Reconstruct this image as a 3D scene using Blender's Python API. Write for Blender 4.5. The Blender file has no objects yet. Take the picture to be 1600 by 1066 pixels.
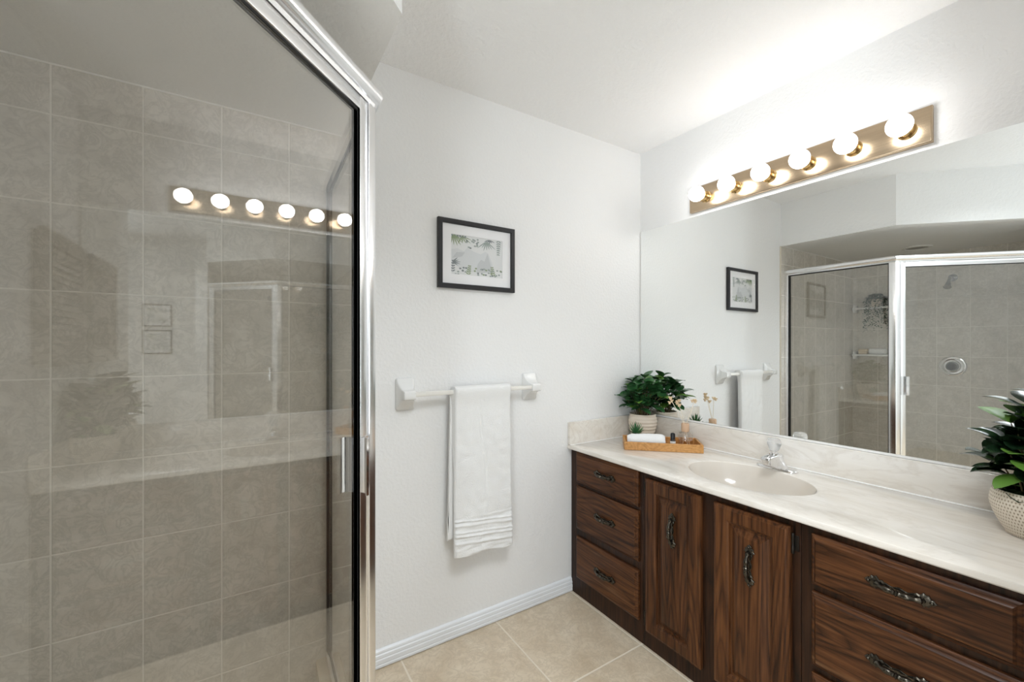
import bpy, bmesh, math, random
from mathutils import Vector, Matrix, noise as mnoise

random.seed(7)
PI = math.pi
scene = bpy.context.scene
COL = scene.collection

# ------------------------------------------------------------------ camera
cam_data = bpy.data.cameras.new('camera')
cam_data.sensor_width = 36.0
cam_data.lens = 657.0188 * 36.0 / 1600.0
cam_data.shift_y = 7.2 / 1600.0
cam_data.clip_start = 0.02
cam = bpy.data.objects.new('camera', cam_data)
cam.location = (-1.9953, -1.7193, 1.2953)
cam.rotation_euler = (PI / 2, 0, -math.radians(32.2382))
COL.objects.link(cam)
scene.camera = cam

# ------------------------------------------------------------------ light and exposure
BULB_STRENGTH = 10.5
world = bpy.data.worlds.new('world')
scene.world = world
world.use_nodes = True
world.node_tree.nodes['Background'].inputs[0].default_value = (0.85, 0.92, 1.0, 1)
world.node_tree.nodes['Background'].inputs[1].default_value = 1.0

def area(name, loc, rot, sx, sy, power, color):
    l = bpy.data.lights.new(name, 'AREA')
    l.shape = 'RECTANGLE'
    l.size, l.size_y = sx, sy
    l.energy = power
    l.color = color
    o = bpy.data.objects.new(name, l)
    o.location = loc
    o.rotation_euler = rot
    COL.objects.link(o)
    return o

# added daylight fill at an unseen window on the left, behind the photographer
area('window_fill', (-3.42, -2.62, 1.15), (math.radians(116), 0, -PI / 2), 0.96, 1.36, 66, (0.88, 0.94, 1.0))

# added fill light just under the ceiling, out of view, no fixture
fill_light = area('ceiling_fill', (-1.45, -1.62, 2.425), (0, 0, 0), 0.6, 0.6, 14, (0.90, 0.955, 1.0))
fill_light.data.spread = math.radians(132)

vs = scene.view_settings
vs.view_transform = 'Standard'
vs.look = 'None'
vs.gamma = 1.0
vs.use_curve_mapping = False
vs.exposure = 0.46
try:
    scene.cycles.use_denoising = True
    scene.cycles.max_bounces = 14
    scene.cycles.diffuse_bounces = 6
    scene.cycles.glossy_bounces = 8
    scene.cycles.transmission_bounces = 8
    scene.cycles.transparent_max_bounces = 24
    scene.cycles.sample_clamp_indirect = 6.0
    scene.cycles.blur_glossy = 0.3
except Exception:
    pass

# ------------------------------------------------------------------ key sizes (metres)
CEIL = 2.44
ZS = 2.099            # underside of the shower soffit
XL = -3.08            # left wall
XT = -1.665           # edge of the shower tile on the towel wall
XE, YE = -1.0, -1.61  # corner of the end wall beside the vanity
YB = -4.20            # wall behind the photographer
ZC = 0.774            # countertop
P0, P1, P2 = Vector((-1.733, -0.0085)), Vector((-1.750, -0.690)), Vector((-2.300, -1.240))

# ------------------------------------------------------------------ node helpers
def new_mat(name):
    m = bpy.data.materials.new(name)
    m.use_nodes = True
    nt = m.node_tree
    return m, nt, nt.nodes['Principled BSDF'], nt.nodes['Material Output']

def N(nt, kind, **kw):
    n = nt.nodes.new(kind)
    for k, v in kw.items():
        if k.startswith('i_'):
            n.inputs[k[2:].replace('_', ' ')].default_value = v
        else:
            setattr(n, k, v)
    return n

def setin(n, idx, v):
    n.inputs[idx].default_value = v

def math_node(nt, op, a, b=None):
    n = nt.nodes.new('ShaderNodeMath')
    n.operation = op
    for i, s in enumerate((a, b)):
        if s is None:
            continue
        if isinstance(s, (int, float)):
            n.inputs[i].default_value = s
        else:
            nt.links.new(s, n.inputs[i])
    return n.outputs[0]

def mixcol(nt, fac, a, b):
    n = nt.nodes.new('ShaderNodeMix')
    n.data_type = 'RGBA'
    for i, s in ((0, fac), (6, a), (7, b)):
        if isinstance(s, (int, float)):
            n.inputs[i].default_value = s
        elif isinstance(s, tuple):
            n.inputs[i].default_value = s if len(s) == 4 else (*s, 1)
        else:
            nt.links.new(s, n.inputs[i])
    return n.outputs[2]

def ramp(nt, fac, stops):
    n = nt.nodes.new('ShaderNodeValToRGB')
    els = n.color_ramp.elements
    while len(els) < len(stops):
        els.new(0.5)
    for e, (p, c) in zip(els, stops):
        e.position = p
        e.color = (*c, 1) if len(c) == 3 else c
    nt.links.new(fac, n.inputs[0])
    return n.outputs[0]

def noise_tex(nt, vec, scale, detail=4, rough=0.55, dist=0.0):
    n = nt.nodes.new('ShaderNodeTexNoise')
    n.inputs['Scale'].default_value = scale
    n.inputs['Detail'].default_value = detail
    n.inputs['Roughness'].default_value = rough
    n.inputs['Distortion'].default_value = dist
    if vec is not None:
        nt.links.new(vec, n.inputs['Vector'])
    return n.outputs[0]

def position(nt):
    return nt.nodes.new('ShaderNodeNewGeometry').outputs['Position']

def obj_coord(nt, scale=(1, 1, 1), rnd=True):
    tc = nt.nodes.new('ShaderNodeTexCoord')
    vec = tc.outputs['Object']
    if rnd:
        oi = nt.nodes.new('ShaderNodeObjectInfo')
        off = nt.nodes.new('ShaderNodeVectorMath')
        off.operation = 'MULTIPLY_ADD'
        cmb = nt.nodes.new('ShaderNodeCombineXYZ')
        for i in range(3):
            nt.links.new(oi.outputs['Random'], cmb.inputs[i])
        nt.links.new(cmb.outputs[0], off.inputs[0])
        off.inputs[1].default_value = (7.3, 11.1, 5.7)
        nt.links.new(vec, off.inputs[2])
        vec = off.outputs[0]
    mp = nt.nodes.new('ShaderNodeMapping')
    mp.inputs['Scale'].default_value = scale
    nt.links.new(vec, mp.inputs['Vector'])
    return mp.outputs[0]

def bump(nt, height, strength, dist, bsdf):
    b = nt.nodes.new('ShaderNodeBump')
    b.inputs['Strength'].default_value = strength
    b.inputs['Distance'].default_value = dist
    nt.links.new(height, b.inputs['Height'])
    nt.links.new(b.outputs[0], bsdf.inputs['Normal'])

def plain(name, col, rough=0.5, metal=0.0, coat=0.0, **kw):
    m, nt, b, o = new_mat(name)
    b.inputs['Base Color'].default_value = (*col, 1)
    b.inputs['Roughness'].default_value = rough
    b.inputs['Metallic'].default_value = metal
    b.inputs['Coat Weight'].default_value = coat
    for k, v in kw.items():
        b.inputs[k.replace('_', ' ')].default_value = v
    return m

# ------------------------------------------------------------------ materials
def paint(name, col, scale=75, strength=0.25):
    m, nt, b, o = new_mat(name)
    b.inputs['Base Color'].default_value = (*col, 1)
    b.inputs['Roughness'].default_value = 0.55
    pos = position(nt)
    n1 = noise_tex(nt, pos, scale, 3, 0.5)
    r = ramp(nt, n1, [(0.42, (0, 0, 0)), (0.62, (1, 1, 1))])
    bump(nt, r, strength, 0.004, b)
    return m

def tile_mat(name, ax_u, off_u, size_u, ax_v, off_v, size_v, grout_w, c_lo, c_hi, c_grout, rough=0.22, vein=None):
    m, nt, b, o = new_mat(name)
    pos = position(nt)
    sep = nt.nodes.new('ShaderNodeSeparateXYZ')
    nt.links.new(pos, sep.inputs[0])
    masks, ids = [], []
    for ax, off, size in ((ax_u, off_u, size_u), (ax_v, off_v, size_v)):
        s = math_node(nt, 'DIVIDE', math_node(nt, 'SUBTRACT', sep.outputs[ax], off), size)
        ids.append(math_node(nt, 'FLOOR', s))
        fr = math_node(nt, 'FRACT', s)
        d = math_node(nt, 'ABSOLUTE', math_node(nt, 'SUBTRACT', fr, 0.5))
        edge = math_node(nt, 'SUBTRACT', 0.5, d)
        masks.append(math_node(nt, 'MULTIPLY', edge, size))
    dist = math_node(nt, 'MINIMUM', masks[0], masks[1])
    # 0 in grout, 1 on tile
    onto = nt.nodes.new('ShaderNodeMapRange')
    onto.interpolation_type = 'SMOOTHSTEP'
    onto.inputs[1].default_value = grout_w * 0.35
    onto.inputs[2].default_value = grout_w * 0.75
    nt.links.new(dist, onto.inputs[0])
    tile_f = onto.outputs[0]
    # every tile shifts the marbling
    cmb = nt.nodes.new('ShaderNodeCombineXYZ')
    nt.links.new(math_node(nt, 'MULTIPLY', ids[0], 3.17), cmb.inputs[0])
    nt.links.new(math_node(nt, 'MULTIPLY', ids[1], 5.71), cmb.inputs[1])
    add = nt.nodes.new('ShaderNodeVectorMath')
    nt.links.new(pos, add.inputs[0])
    nt.links.new(cmb.outputs[0], add.inputs[1])
    n1 = noise_tex(nt, add.outputs[0], 9, 6, 0.62, 0.8)
    n2 = noise_tex(nt, add.outputs[0], 21, 7, 0.68, 1.2)
    n4 = noise_tex(nt, add.outputs[0], 120, 3, 0.6, 0.0)
    c = mixcol(nt, ramp(nt, n1, [(0.32, (0, 0, 0)), (0.68, (1, 1, 1))]), c_lo, c_hi)
    veins = ramp(nt, n2, [(0.44, (0, 0, 0)), (0.5, (1, 1, 1)), (0.56, (0, 0, 0))])
    vf = math_node(nt, 'ADD', math_node(nt, 'MULTIPLY', veins, 0.42), math_node(nt, 'MULTIPLY', n4, 0.30))
    c = mixcol(nt, vf, c, vein or tuple(x * 0.78 for x in c_lo))
    c = mixcol(nt, tile_f, c_grout, c)
    nt.links.new(c, b.inputs['Base Color'])
    rr = nt.nodes.new('ShaderNodeMapRange')
    rr.inputs[3].default_value = 0.8
    rr.inputs[4].default_value = rough
    nt.links.new(tile_f, rr.inputs[0])
    nt.links.new(rr.outputs[0], b.inputs['Roughness'])
    bump(nt, tile_f, 0.5, 0.002, b)
    return m

def marble_mat(name):
    m, nt, b, o = new_mat(name)
    pos = position(nt)
    mp = nt.nodes.new('ShaderNodeMapping')
    mp.inputs['Rotation'].default_value = (0.3, 0.2, 0.45)
    mp.inputs['Scale'].default_value = (3.0, 0.9, 3.0)
    nt.links.new(pos, mp.inputs[0])
    n1 = noise_tex(nt, mp.outputs[0], 2.0, 6, 0.6, 0.9)
    n2 = noise_tex(nt, mp.outputs[0], 3.6, 8, 0.62, 0.7)
    c = mixcol(nt, ramp(nt, n1, [(0.33, (0, 0, 0)), (0.66, (1, 1, 1))]), (0.71, 0.655, 0.58), (0.82, 0.785, 0.735))
    v = ramp(nt, n2, [(0.46, (0, 0, 0)), (0.5, (1, 1, 1)), (0.55, (0, 0, 0))])
    c = mixcol(nt, math_node(nt, 'MULTIPLY', v, 0.34), c, (0.58, 0.515, 0.445))
    nt.links.new(c, b.inputs['Base Color'])
    b.inputs['Roughness'].default_value = 0.16
    b.inputs['Coat Weight'].default_value = 0.25
    b.inputs['Coat Roughness'].default_value = 0.08
    return m

def wood_mat(name, grain, dark, mid, light, wear=0.0, rough=0.34):
    # grain: 'y' or 'z' long axis of the board
    m, nt, b, o = new_mat(name)
    sc = {'y': (9, 0.75, 9), 'z': (9, 9, 0.75), 'x': (0.75, 9, 9)}[grain]
    fine = {'y': (70, 2.4, 70), 'z': (70, 70, 2.4), 'x': (2.4, 70, 70)}[grain]
    v1 = obj_coord(nt, sc)
    v2 = obj_coord(nt, fine)
    # cathedral rings and open pores
    n0 = noise_tex(nt, v1, 0.8, 2, 0.45, 0.35)
    rings = math_node(nt, 'FRACT', math_node(nt, 'MULTIPLY', n0, 24.0))
    rings = ramp(nt, rings, [(0.0, (0.0, 0.0, 0.0)), (0.18, (0.75, 0.75, 0.75)), (0.6, (1, 1, 1)), (0.97, (0.35, 0.35, 0.35))])
    n2 = noise_tex(nt, v2, 1.6, 5, 0.7)
    n3 = noise_tex(nt, v1, 0.5, 2, 0.5)
    f = math_node(nt, 'ADD', math_node(nt, 'MULTIPLY', rings, 0.24), math_node(nt, 'MULTIPLY', n2, 0.82))
    f = math_node(nt, 'ADD', f, math_node(nt, 'MULTIPLY', math_node(nt, 'SUBTRACT', n3, 0.5), 0.35))
    c = ramp(nt, f, [(0.36, dark), (0.58, mid), (0.82, light)])
    if wear:
        w = noise_tex(nt, v2, 0.6, 3, 0.6)
        w2 = noise_tex(nt, v1, 1.6, 3, 0.6)
        wf = math_node(nt, 'MULTIPLY', ramp(nt, w, [(0.54, (0, 0, 0)), (0.64, (1, 1, 1))]),
                       ramp(nt, w2, [(0.55, (0, 0, 0)), (0.72, (1, 1, 1))]))
        c = mixcol(nt, math_node(nt, 'MULTIPLY', wf, wear), c, (0.34, 0.20, 0.105))
    nt.links.new(c, b.inputs['Base Color'])
    b.inputs['Roughness'].default_value = rough
    b.inputs['Specular IOR Level'].default_value = 0.25
    bump(nt, n2, 0.25, 0.0015, b)
    return m

def pane_mat(name, tint, refl=1.0, ior=1.5):
    m, nt, b, o = new_mat(name)
    nt.nodes.remove(b)
    geo = nt.nodes.new('ShaderNodeNewGeometry')
    mr = nt.nodes.new('ShaderNodeMapRange')
    mr.inputs[3].default_value = ior
    mr.inputs[4].default_value = 1.0 / ior
    nt.links.new(geo.outputs['Backfacing'], mr.inputs[0])
    fr = nt.nodes.new('ShaderNodeFresnel')
    nt.links.new(mr.outputs[0], fr.inputs['IOR'])
    fac = math_node(nt, 'MINIMUM', math_node(nt, 'MULTIPLY', fr.outputs[0], refl), 1.0)
    tr = nt.nodes.new('ShaderNodeBsdfTransparent')
    tr.inputs[0].default_value = (*tint, 1)
    gl = nt.nodes.new('ShaderNodeBsdfGlossy')
    gl.inputs['Roughness'].default_value = 0.0
    gl.inputs[0].default_value = (1, 1, 1, 1)
    mx = nt.nodes.new('ShaderNodeMixShader')
    nt.links.new(fac, mx.inputs[0])
    nt.links.new(tr.outputs[0], mx.inputs[1])
    nt.links.new(gl.outputs[0], mx.inputs[2])
    nt.links.new(mx.outputs[0], o.inputs[0])
    return m

def emis_mat(name, col, strength):
    m, nt, b, o = new_mat(name)
    b.inputs['Base Color'].default_value = (0.9, 0.9, 0.9, 1)
    b.inputs['Emission Color'].default_value = (*col, 1)
    b.inputs['Emission Strength'].default_value = strength
    b.inputs['Roughness'].default_value = 0.3
    return m

def fabric_mat(name, col, scale=900, strength=0.5, dist=0.0015):
    m, nt, b, o = new_mat(name)
    b.inputs['Base Color'].default_value = (*col, 1)
    b.inputs['Roughness'].default_value = 0.95
    b.inputs['Sheen Weight'].default_value = 0.25
    pos = position(nt)
    bump(nt, noise_tex(nt, pos, scale, 2, 0.6), strength, dist, b)
    return m

def leaf_mat(name, a, bcol, c, rough=0.28):
    m, nt, b, o = new_mat(name)
    pos = position(nt)
    n1 = noise_tex(nt, pos, 22, 2, 0.5)
    col = ramp(nt, n1, [(0.3, a), (0.55, bcol), (0.75, c)])
    nt.links.new(col, b.inputs['Base Color'])
    b.inputs['Roughness'].default_value = rough
    b.inputs['Coat Weight'].default_value = 0.2
    b.inputs['Coat Roughness'].default_value = 0.2
    return m

def brushed(name, col, rough, axis_scale):
    m, nt, b, o = new_mat(name)
    b.inputs['Metallic'].default_value = 1.0
    pos = position(nt)
    mp = nt.nodes.new('ShaderNodeMapping')
    mp.inputs['Scale'].default_value = axis_scale
    nt.links.new(pos, mp.inputs[0])
    n = noise_tex(nt, mp.outputs[0], 1.0, 4, 0.6)
    c = mixcol(nt, n, tuple(x * 0.82 for x in col), tuple(min(1, x * 1.15) for x in col))
    nt.links.new(c, b.inputs['Base Color'])
    rr = nt.nodes.new('ShaderNodeMapRange')
    rr.inputs[3].default_value = rough * 0.8
    rr.inputs[4].default_value = rough * 1.25
    nt.links.new(n, rr.inputs[0])
    nt.links.new(rr.outputs[0], b.inputs['Roughness'])
    bump(nt, n, 0.08, 0.0006, b)
    return m

def woven_pot_mat(name):
    m, nt, b, o = new_mat(name)
    tc = nt.nodes.new('ShaderNodeTexCoord')
    sep = nt.nodes.new('ShaderNodeSeparateXYZ')
    nt.links.new(tc.outputs['Object'], sep.inputs[0])
    ang = math_node(nt, 'ARCTAN2', sep.outputs[1], sep.outputs[0])
    u = math_node(nt, 'MULTIPLY', ang, 72 / (2 * PI))
    v = math_node(nt, 'MULTIPLY', sep.outputs[2], 105.0)
    row = math_node(nt, 'MULTIPLY', math_node(nt, 'MODULO', math_node(nt, 'FLOOR', v), 2.0), 0.5)
    fu = math_node(nt, 'ABSOLUTE', math_node(nt, 'SUBTRACT', math_node(nt, 'FRACT', math_node(nt, 'ADD', u, row)), 0.5))
    fv = math_node(nt, 'ABSOLUTE', math_node(nt, 'SUBTRACT', math_node(nt, 'FRACT', v), 0.5))
    e = math_node(nt, 'ADD', math_node(nt, 'MULTIPLY', math_node(nt, 'MULTIPLY', fu, fu), 9.0),
                  math_node(nt, 'MULTIPLY', math_node(nt, 'MULTIPLY', fv, fv), 6.5))
    dent = ramp(nt, e, [(0.25, (1, 1, 1)), (0.65, (0, 0, 0))])
    c = mixcol(nt, dent, (0.74, 0.66, 0.55), (0.40, 0.32, 0.23))
    nt.links.new(c, b.inputs['Base Color'])
    b.inputs['Roughness'].default_value = 0.7
    inv = math_node(nt, 'SUBTRACT', 1.0, dent)
    bump(nt, inv, 0.7, 0.003, b)
    return m

M = {}
M['wall'] = paint('wall_paint', (0.84, 0.84, 0.835), 75, 0.18)
M['ceiling'] = paint('ceiling_paint', (0.88, 0.88, 0.88), 60, 0.3)
M['soffit'] = paint('soffit_paint', (0.80, 0.80, 0.79), 46, 0.16)
TL, TH, TG = (0.62, 0.58, 0.515), (0.78, 0.74, 0.675), (0.77, 0.735, 0.675)
M['tile_back'] = tile_mat('shower_tile_back', 0, -2.4665, 0.2003, 2, 1.954, 0.2511, 0.004, TL, TH, TG)
M['tile_left'] = tile_mat('shower_tile_left', 1, 0.0, 0.2003, 2, 1.954, 0.2511, 0.004, TL, TH, TG)
M['tile_edge'] = plain('tile_bullnose', (0.60, 0.54, 0.44), 0.25)
M['floor'] = tile_mat('floor_tile', 0, -0.553, 0.4525, 1, -0.007, 0.4710, 0.0065,
                      (0.58, 0.47, 0.335), (0.74, 0.64, 0.50), (0.74, 0.66, 0.54), 0.28)
M['curb'] = plain('curb_stone', (0.68, 0.59, 0.45), 0.25)
M['marble'] = marble_mat('cultured_marble')
M['basin'] = plain('basin_marble', (0.70, 0.645, 0.575), 0.14, 0, 0.3)
M['caulk'] = plain('white_caulk', (0.85, 0.84, 0.82), 0.4)
WD, WM, WL = (0.016, 0.0058, 0.0022), (0.072, 0.0255, 0.0085), (0.150, 0.058, 0.019)
M['wood_y'] = wood_mat('dark_oak_level', 'y', WD, WM, WL, 0.55)
M['wood_z'] = wood_mat('dark_oak_upright', 'z', WD, WM, WL, 0.25)
M['wood_shaded'] = wood_mat('dark_oak_shaded', 'z', (0.006, 0.0024, 0.0011), (0.026, 0.0095, 0.004), (0.058, 0.022, 0.0085))  # carcass oak darkened: gap shade around doors and drawers put into its colour
M['louver'] = plain('taupe_louver', (0.27, 0.235, 0.20), 0.5)
M['bronze'] = plain('antique_brass', (0.075, 0.066, 0.052), 0.26, 0.95)
M['hinge'] = plain('blackened_hinge', (0.03, 0.026, 0.022), 0.4, 0.8)
M['chrome'] = plain('chrome', (0.80, 0.80, 0.81), 0.06, 1.0)
M['dark_chrome'] = plain('dark_chrome', (0.34, 0.34, 0.35), 0.16, 1.0)  # chrome with a darker base colour
M['alu'] = plain('bright_aluminium', (0.86, 0.86, 0.865), 0.22, 1.0)
M['gasket'] = plain('black_gasket', (0.012, 0.012, 0.012), 0.6)
M['pane'] = pane_mat('shower_glass', (0.950, 0.948, 0.935), 1.65)
M['picture_pane'] = pane_mat('picture_glass', (1, 1, 1), 0.8)
M['window_pane'] = pane_mat('window_glass', (0.97, 0.98, 0.98))
M['mirror'] = plain('silvered_mirror', (0.93, 0.945, 0.935), 0.0, 1.0)
M['brass'] = brushed('brushed_brass', (0.52, 0.40, 0.275), 0.24, (300, 4, 300))
M['brass_cup'] = plain('polished_brass', (0.78, 0.56, 0.27), 0.16, 1.0)
M['bulb'] = emis_mat('lit_bulb', (1.0, 0.99, 0.98), BULB_STRENGTH)
M['ceramic'] = plain('white_ceramic', (0.80, 0.80, 0.79), 0.10, 0, 0.4)
M['rod'] = plain('white_acrylic_rod', (0.80, 0.78, 0.73), 0.3)
M['white_trim'] = plain('white_trim_paint', (0.80, 0.82, 0.845), 0.35)
M['towel'] = fabric_mat('white_terry', (0.86, 0.86, 0.85), 320, 0.9, 0.003)
M['frame'] = plain('black_frame', (0.014, 0.014, 0.016), 0.4)
M['mat_board'] = plain('white_mat', (0.86, 0.86, 0.87), 0.9)
M['paper'] = plain('print_paper', (0.74, 0.75, 0.75), 0.9)
M['wash'] = plain('grey_wash', (0.56, 0.58, 0.59), 0.9)
M['wash_light'] = plain('pale_grey_wash', (0.66, 0.68, 0.69), 0.9)
M['ink_green'] = plain('ink_green', (0.27, 0.34, 0.20), 0.9)
M['ink_sage'] = plain('ink_sage', (0.33, 0.38, 0.36), 0.9)
M['ink_grey'] = plain('ink_grey', (0.20, 0.23, 0.24), 0.9)
M['bamboo'] = wood_mat('bamboo', 'x', (0.36, 0.165, 0.05), (0.52, 0.26, 0.085), (0.62, 0.34, 0.13), 0, 0.4)
M['cap_wood'] = plain('pale_wood', (0.60, 0.40, 0.26), 0.5)
M['reed'] = plain('pale_reed', (0.80, 0.72, 0.58), 0.7)
M['blossom'] = plain('dried_blossom', (0.82, 0.66, 0.45), 0.8)
M['clear'] = pane_mat('clear_bottle_glass', (0.97, 0.96, 0.95), 1.3)
M['liquid'] = pane_mat('scented_oil', (0.96, 0.93, 0.88), 0.6, 1.35)
M['acrylic'] = plain('clear_acrylic', (0.97, 0.97, 0.96), 0.03, 0, 0, Transmission_Weight=0.72, IOR=1.49)
M['black_plastic'] = plain('black_plastic', (0.012, 0.012, 0.013), 0.35)
M['amber'] = plain('dark_bottle_glass', (0.05, 0.045, 0.042), 0.1)
M['label_paper'] = plain('white_paper_label', (0.80, 0.79, 0.77), 0.8)
M['pot_cream'] = plain('cream_pot', (0.74, 0.65, 0.54), 0.55)
M['pot_woven'] = woven_pot_mat('dimpled_cream_pot')
M['soil'] = plain('potting_soil', (0.035, 0.025, 0.018), 0.95)
M['leaf'] = leaf_mat('green_leaf', (0.020, 0.072, 0.022), (0.038, 0.130, 0.042), (0.075, 0.20, 0.055))
M['leaf_dark'] = leaf_mat('dark_leaf', (0.006, 0.019, 0.008), (0.011, 0.034, 0.013), (0.028, 0.07, 0.02), 0.24)
M['leaf_young'] = plain('young_leaf', (0.14, 0.30, 0.045), 0.4)
M['succulent'] = leaf_mat('succulent_leaf', (0.02, 0.09, 0.025), (0.04, 0.15, 0.05), (0.09, 0.24, 0.08), 0.4)
M['vine'] = leaf_mat('vine_leaf', (0.03, 0.06, 0.04), (0.05, 0.09, 0.06), (0.08, 0.13, 0.08), 0.5)
M['stem'] = plain('stem_brown', (0.12, 0.085, 0.035), 0.7)
M['soap'] = plain('beige_soap', (0.70, 0.58, 0.42), 0.5)
M['can_trim'] = plain('light_trim', (0.70, 0.69, 0.67), 0.5)
M['can_lens'] = plain('unlit_lens', (0.30, 0.29, 0.27), 0.4)

# ------------------------------------------------------------------ mesh helpers
def BM():
    return bmesh.new()

def wloc(o):
    v = Vector((0, 0, 0))
    while o is not None:
        v += o.location
        o = o.parent
    return v

def obj(name, bm, mat, parent=None, at=None, sharp=38, loc=None):
    """bm in world coordinates; the object's own origin is put at loc (or the parent's origin)."""
    base = Vector(loc) if loc is not None else (wloc(parent) if parent else Vector((0, 0, 0)))
    bmesh.ops.remove_doubles(bm, verts=bm.verts, dist=1e-6)
    bmesh.ops.recalc_face_normals(bm, faces=bm.faces)
    bm.normal_update()
    lim = math.radians(sharp)
    for e in bm.edges:
        if len(e.link_faces) == 2:
            e.smooth = e.calc_face_angle(0) < lim
    for f in bm.faces:
        f.smooth = True
    for v in bm.verts:
        v.co -= base
    me = bpy.data.meshes.new(name)
    bm.to_mesh(me)
    bm.free()
    for m in (mat if isinstance(mat, (list, tuple)) else [mat]):
        me.materials.append(m)
    o = bpy.data.objects.new(name, me)
    if parent is not None:
        o.parent = parent
        o.location = base - wloc(parent)
    else:
        o.location = base
    COL.objects.link(o)
    return o

def thing(name, label, cat, loc=(0, 0, 0), group=None):
    o = bpy.data.objects.new(name, None)
    o.empty_display_size = 0.05
    o.location = loc
    COL.objects.link(o)
    return tag(o, label, cat, group)

def tag(o, label, cat, group=None):
    o['label'] = label
    o['category'] = cat
    if group:
        o['group'] = group
    return o

def struct(name, bm, mat, **kw):
    o = obj(name, bm, mat, **kw)
    o['kind'] = 'structure'
    return o

def merge(bm, src):
    me = bpy.data.meshes.new('tmp')
    src.to_mesh(me)
    src.free()
    bm.from_mesh(me)
    bpy.data.meshes.remove(me)

def box(bm, lo, hi, bev=0.0, seg=2, rot=None):
    t = BM()
    x0, y0, z0 = [min(a, b) for a, b in zip(lo, hi)]
    x1, y1, z1 = [max(a, b) for a, b in zip(lo, hi)]
    vs_ = [t.verts.new(p) for p in ((x0, y0, z0), (x1, y0, z0), (x1, y1, z0), (x0, y1, z0),
                                    (x0, y0, z1), (x1, y0, z1), (x1, y1, z1), (x0, y1, z1))]
    for f in ((0, 3, 2, 1), (4, 5, 6, 7), (0, 1, 5, 4), (1, 2, 6, 5), (2, 3, 7, 6), (3, 0, 4, 7)):
        t.faces.new([vs_[i] for i in f])
    if bev:
        bmesh.ops.bevel(t, geom=list(t.edges), offset=bev, segments=seg, affect='EDGES', profile=0.5)
    if rot is not None:
        bmesh.ops.transform(t, matrix=rot, verts=t.verts)
    merge(bm, t)

def prism(bm, poly, z0, z1, bev=0.0):
    t = BM()
    lo = [t.verts.new((p[0], p[1], z0)) for p in poly]
    hi = [t.verts.new((p[0], p[1], z1)) for p in poly]
    n = len(poly)
    t.faces.new(lo[::-1])
    t.faces.new(hi)
    for i in range(n):
        t.faces.new((lo[i], lo[(i + 1) % n], hi[(i + 1) % n], hi[i]))
    if bev:
        bmesh.ops.bevel(t, geom=list(t.edges), offset=bev, segments=2, affect='EDGES', profile=0.5)
    merge(bm, t)

def loft(bm, rings, cap0=True, cap1=True, closed=True):
    rv = [[bm.verts.new(p) for p in r] for r in rings]
    n = len(rv[0])
    for a, b in zip(rv[:-1], rv[1:]):
        for i in range(n if closed else n - 1):
            j = (i + 1) % n
            bm.faces.new((a[i], a[j], b[j], b[i]))
    if closed and cap0:
        bm.faces.new(rv[0][::-1])
    if closed and cap1:
        bm.faces.new(rv[-1])
    return rv

def lathe(bm, prof, c, axis='z', seg=32, cap0=True, cap1=True):
    rings = []
    for r, h in prof:
        ring = []
        for i in range(seg):
            a = 2 * PI * i / seg
            u, v = r * math.cos(a), r * math.sin(a)
            p = {'z': (u, v, h), 'x': (h, u, v), '-x': (-h, u, -v), 'y': (u, h, v), '-y': (u, -h, v)}[axis]
            ring.append((c[0] + p[0], c[1] + p[1], c[2] + p[2]))
        rings.append(ring)
    loft(bm, rings, cap0, cap1)

def tube(bm, pts, rad, seg=10, flat=1.0):
    pts = [Vector(p) for p in pts]
    n = len(pts)
    rings = []
    up = Vector((0, 0, 1))
    prev = None
    for i, p in enumerate(pts):
        t = (pts[min(i + 1, n - 1)] - pts[max(i - 1, 0)]).normalized()
        if prev is None:
            a = t.cross(up)
            if a.length < 1e-4:
                a = t.cross(Vector((1, 0, 0)))
            a.normalize()
        else:
            a = prev - t * prev.dot(t)
            a.normalize()
        prev = a
        b = t.cross(a)
        r = rad(i / (n - 1)) if callable(rad) else rad
        rings.append([p + a * (r * math.cos(2 * PI * k / seg)) + b * (r * flat * math.sin(2 * PI * k / seg)) for k in range(seg)])
    loft(bm, rings)

def ball(bm, c, r, su=16, sv=10, squash=(1, 1, 1)):
    t = BM()
    bmesh.ops.create_uvsphere(t, u_segments=su, v_segments=sv, radius=r)
    for v in t.verts:
        v.co = Vector((v.co.x * squash[0] + c[0], v.co.y * squash[1] + c[1], v.co.z * squash[2] + c[2]))
    merge(bm, t)

def face_front(bm, y0, y1, z0, z1, xb, loops):
    """a slab standing on the plane x = xb, facing -x, carved by nested (inset, height) loops"""
    ya, yb_ = min(y0, y1), max(y0, y1)
    rings = []
    for ins, h in loops:
        rings.append([(xb - h, ya + ins, z0 + ins), (xb - h, yb_ - ins, z0 + ins),
                      (xb - h, yb_ - ins, z1 - ins), (xb - h, ya + ins, z1 - ins)])
    loft(bm, rings)

def offset_path(pts, o):
    """polyline points moved sideways by o (to the right of travel), mitred"""
    out = []
    n = len(pts)
    for i in range(n):
        ns = []
        if i > 0:
            d = (pts[i] - pts[i - 1]).normalized()
            ns.append(Vector((-d.y, d.x)))
        if i < n - 1:
            d = (pts[i + 1] - pts[i]).normalized()
            ns.append(Vector((-d.y, d.x)))
        if len(ns) == 1:
            out.append(pts[i] + ns[0] * o)
        else:
            m = (ns[0] + ns[1]).normalized()
            out.append(pts[i] + m * (o / m.dot(ns[0])))
    return out

def path_sweep(bm, pts, section):
    """section: closed list of (sideways offset, z) swept along a flat polyline"""
    offs = [offset_path(pts, o) for o, z in section]
    rings = []
    for i in range(len(pts)):
        rings.append([(offs[k][i].x, offs[k][i].y, section[k][1]) for k in range(len(section))])
    loft(bm, rings)

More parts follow.
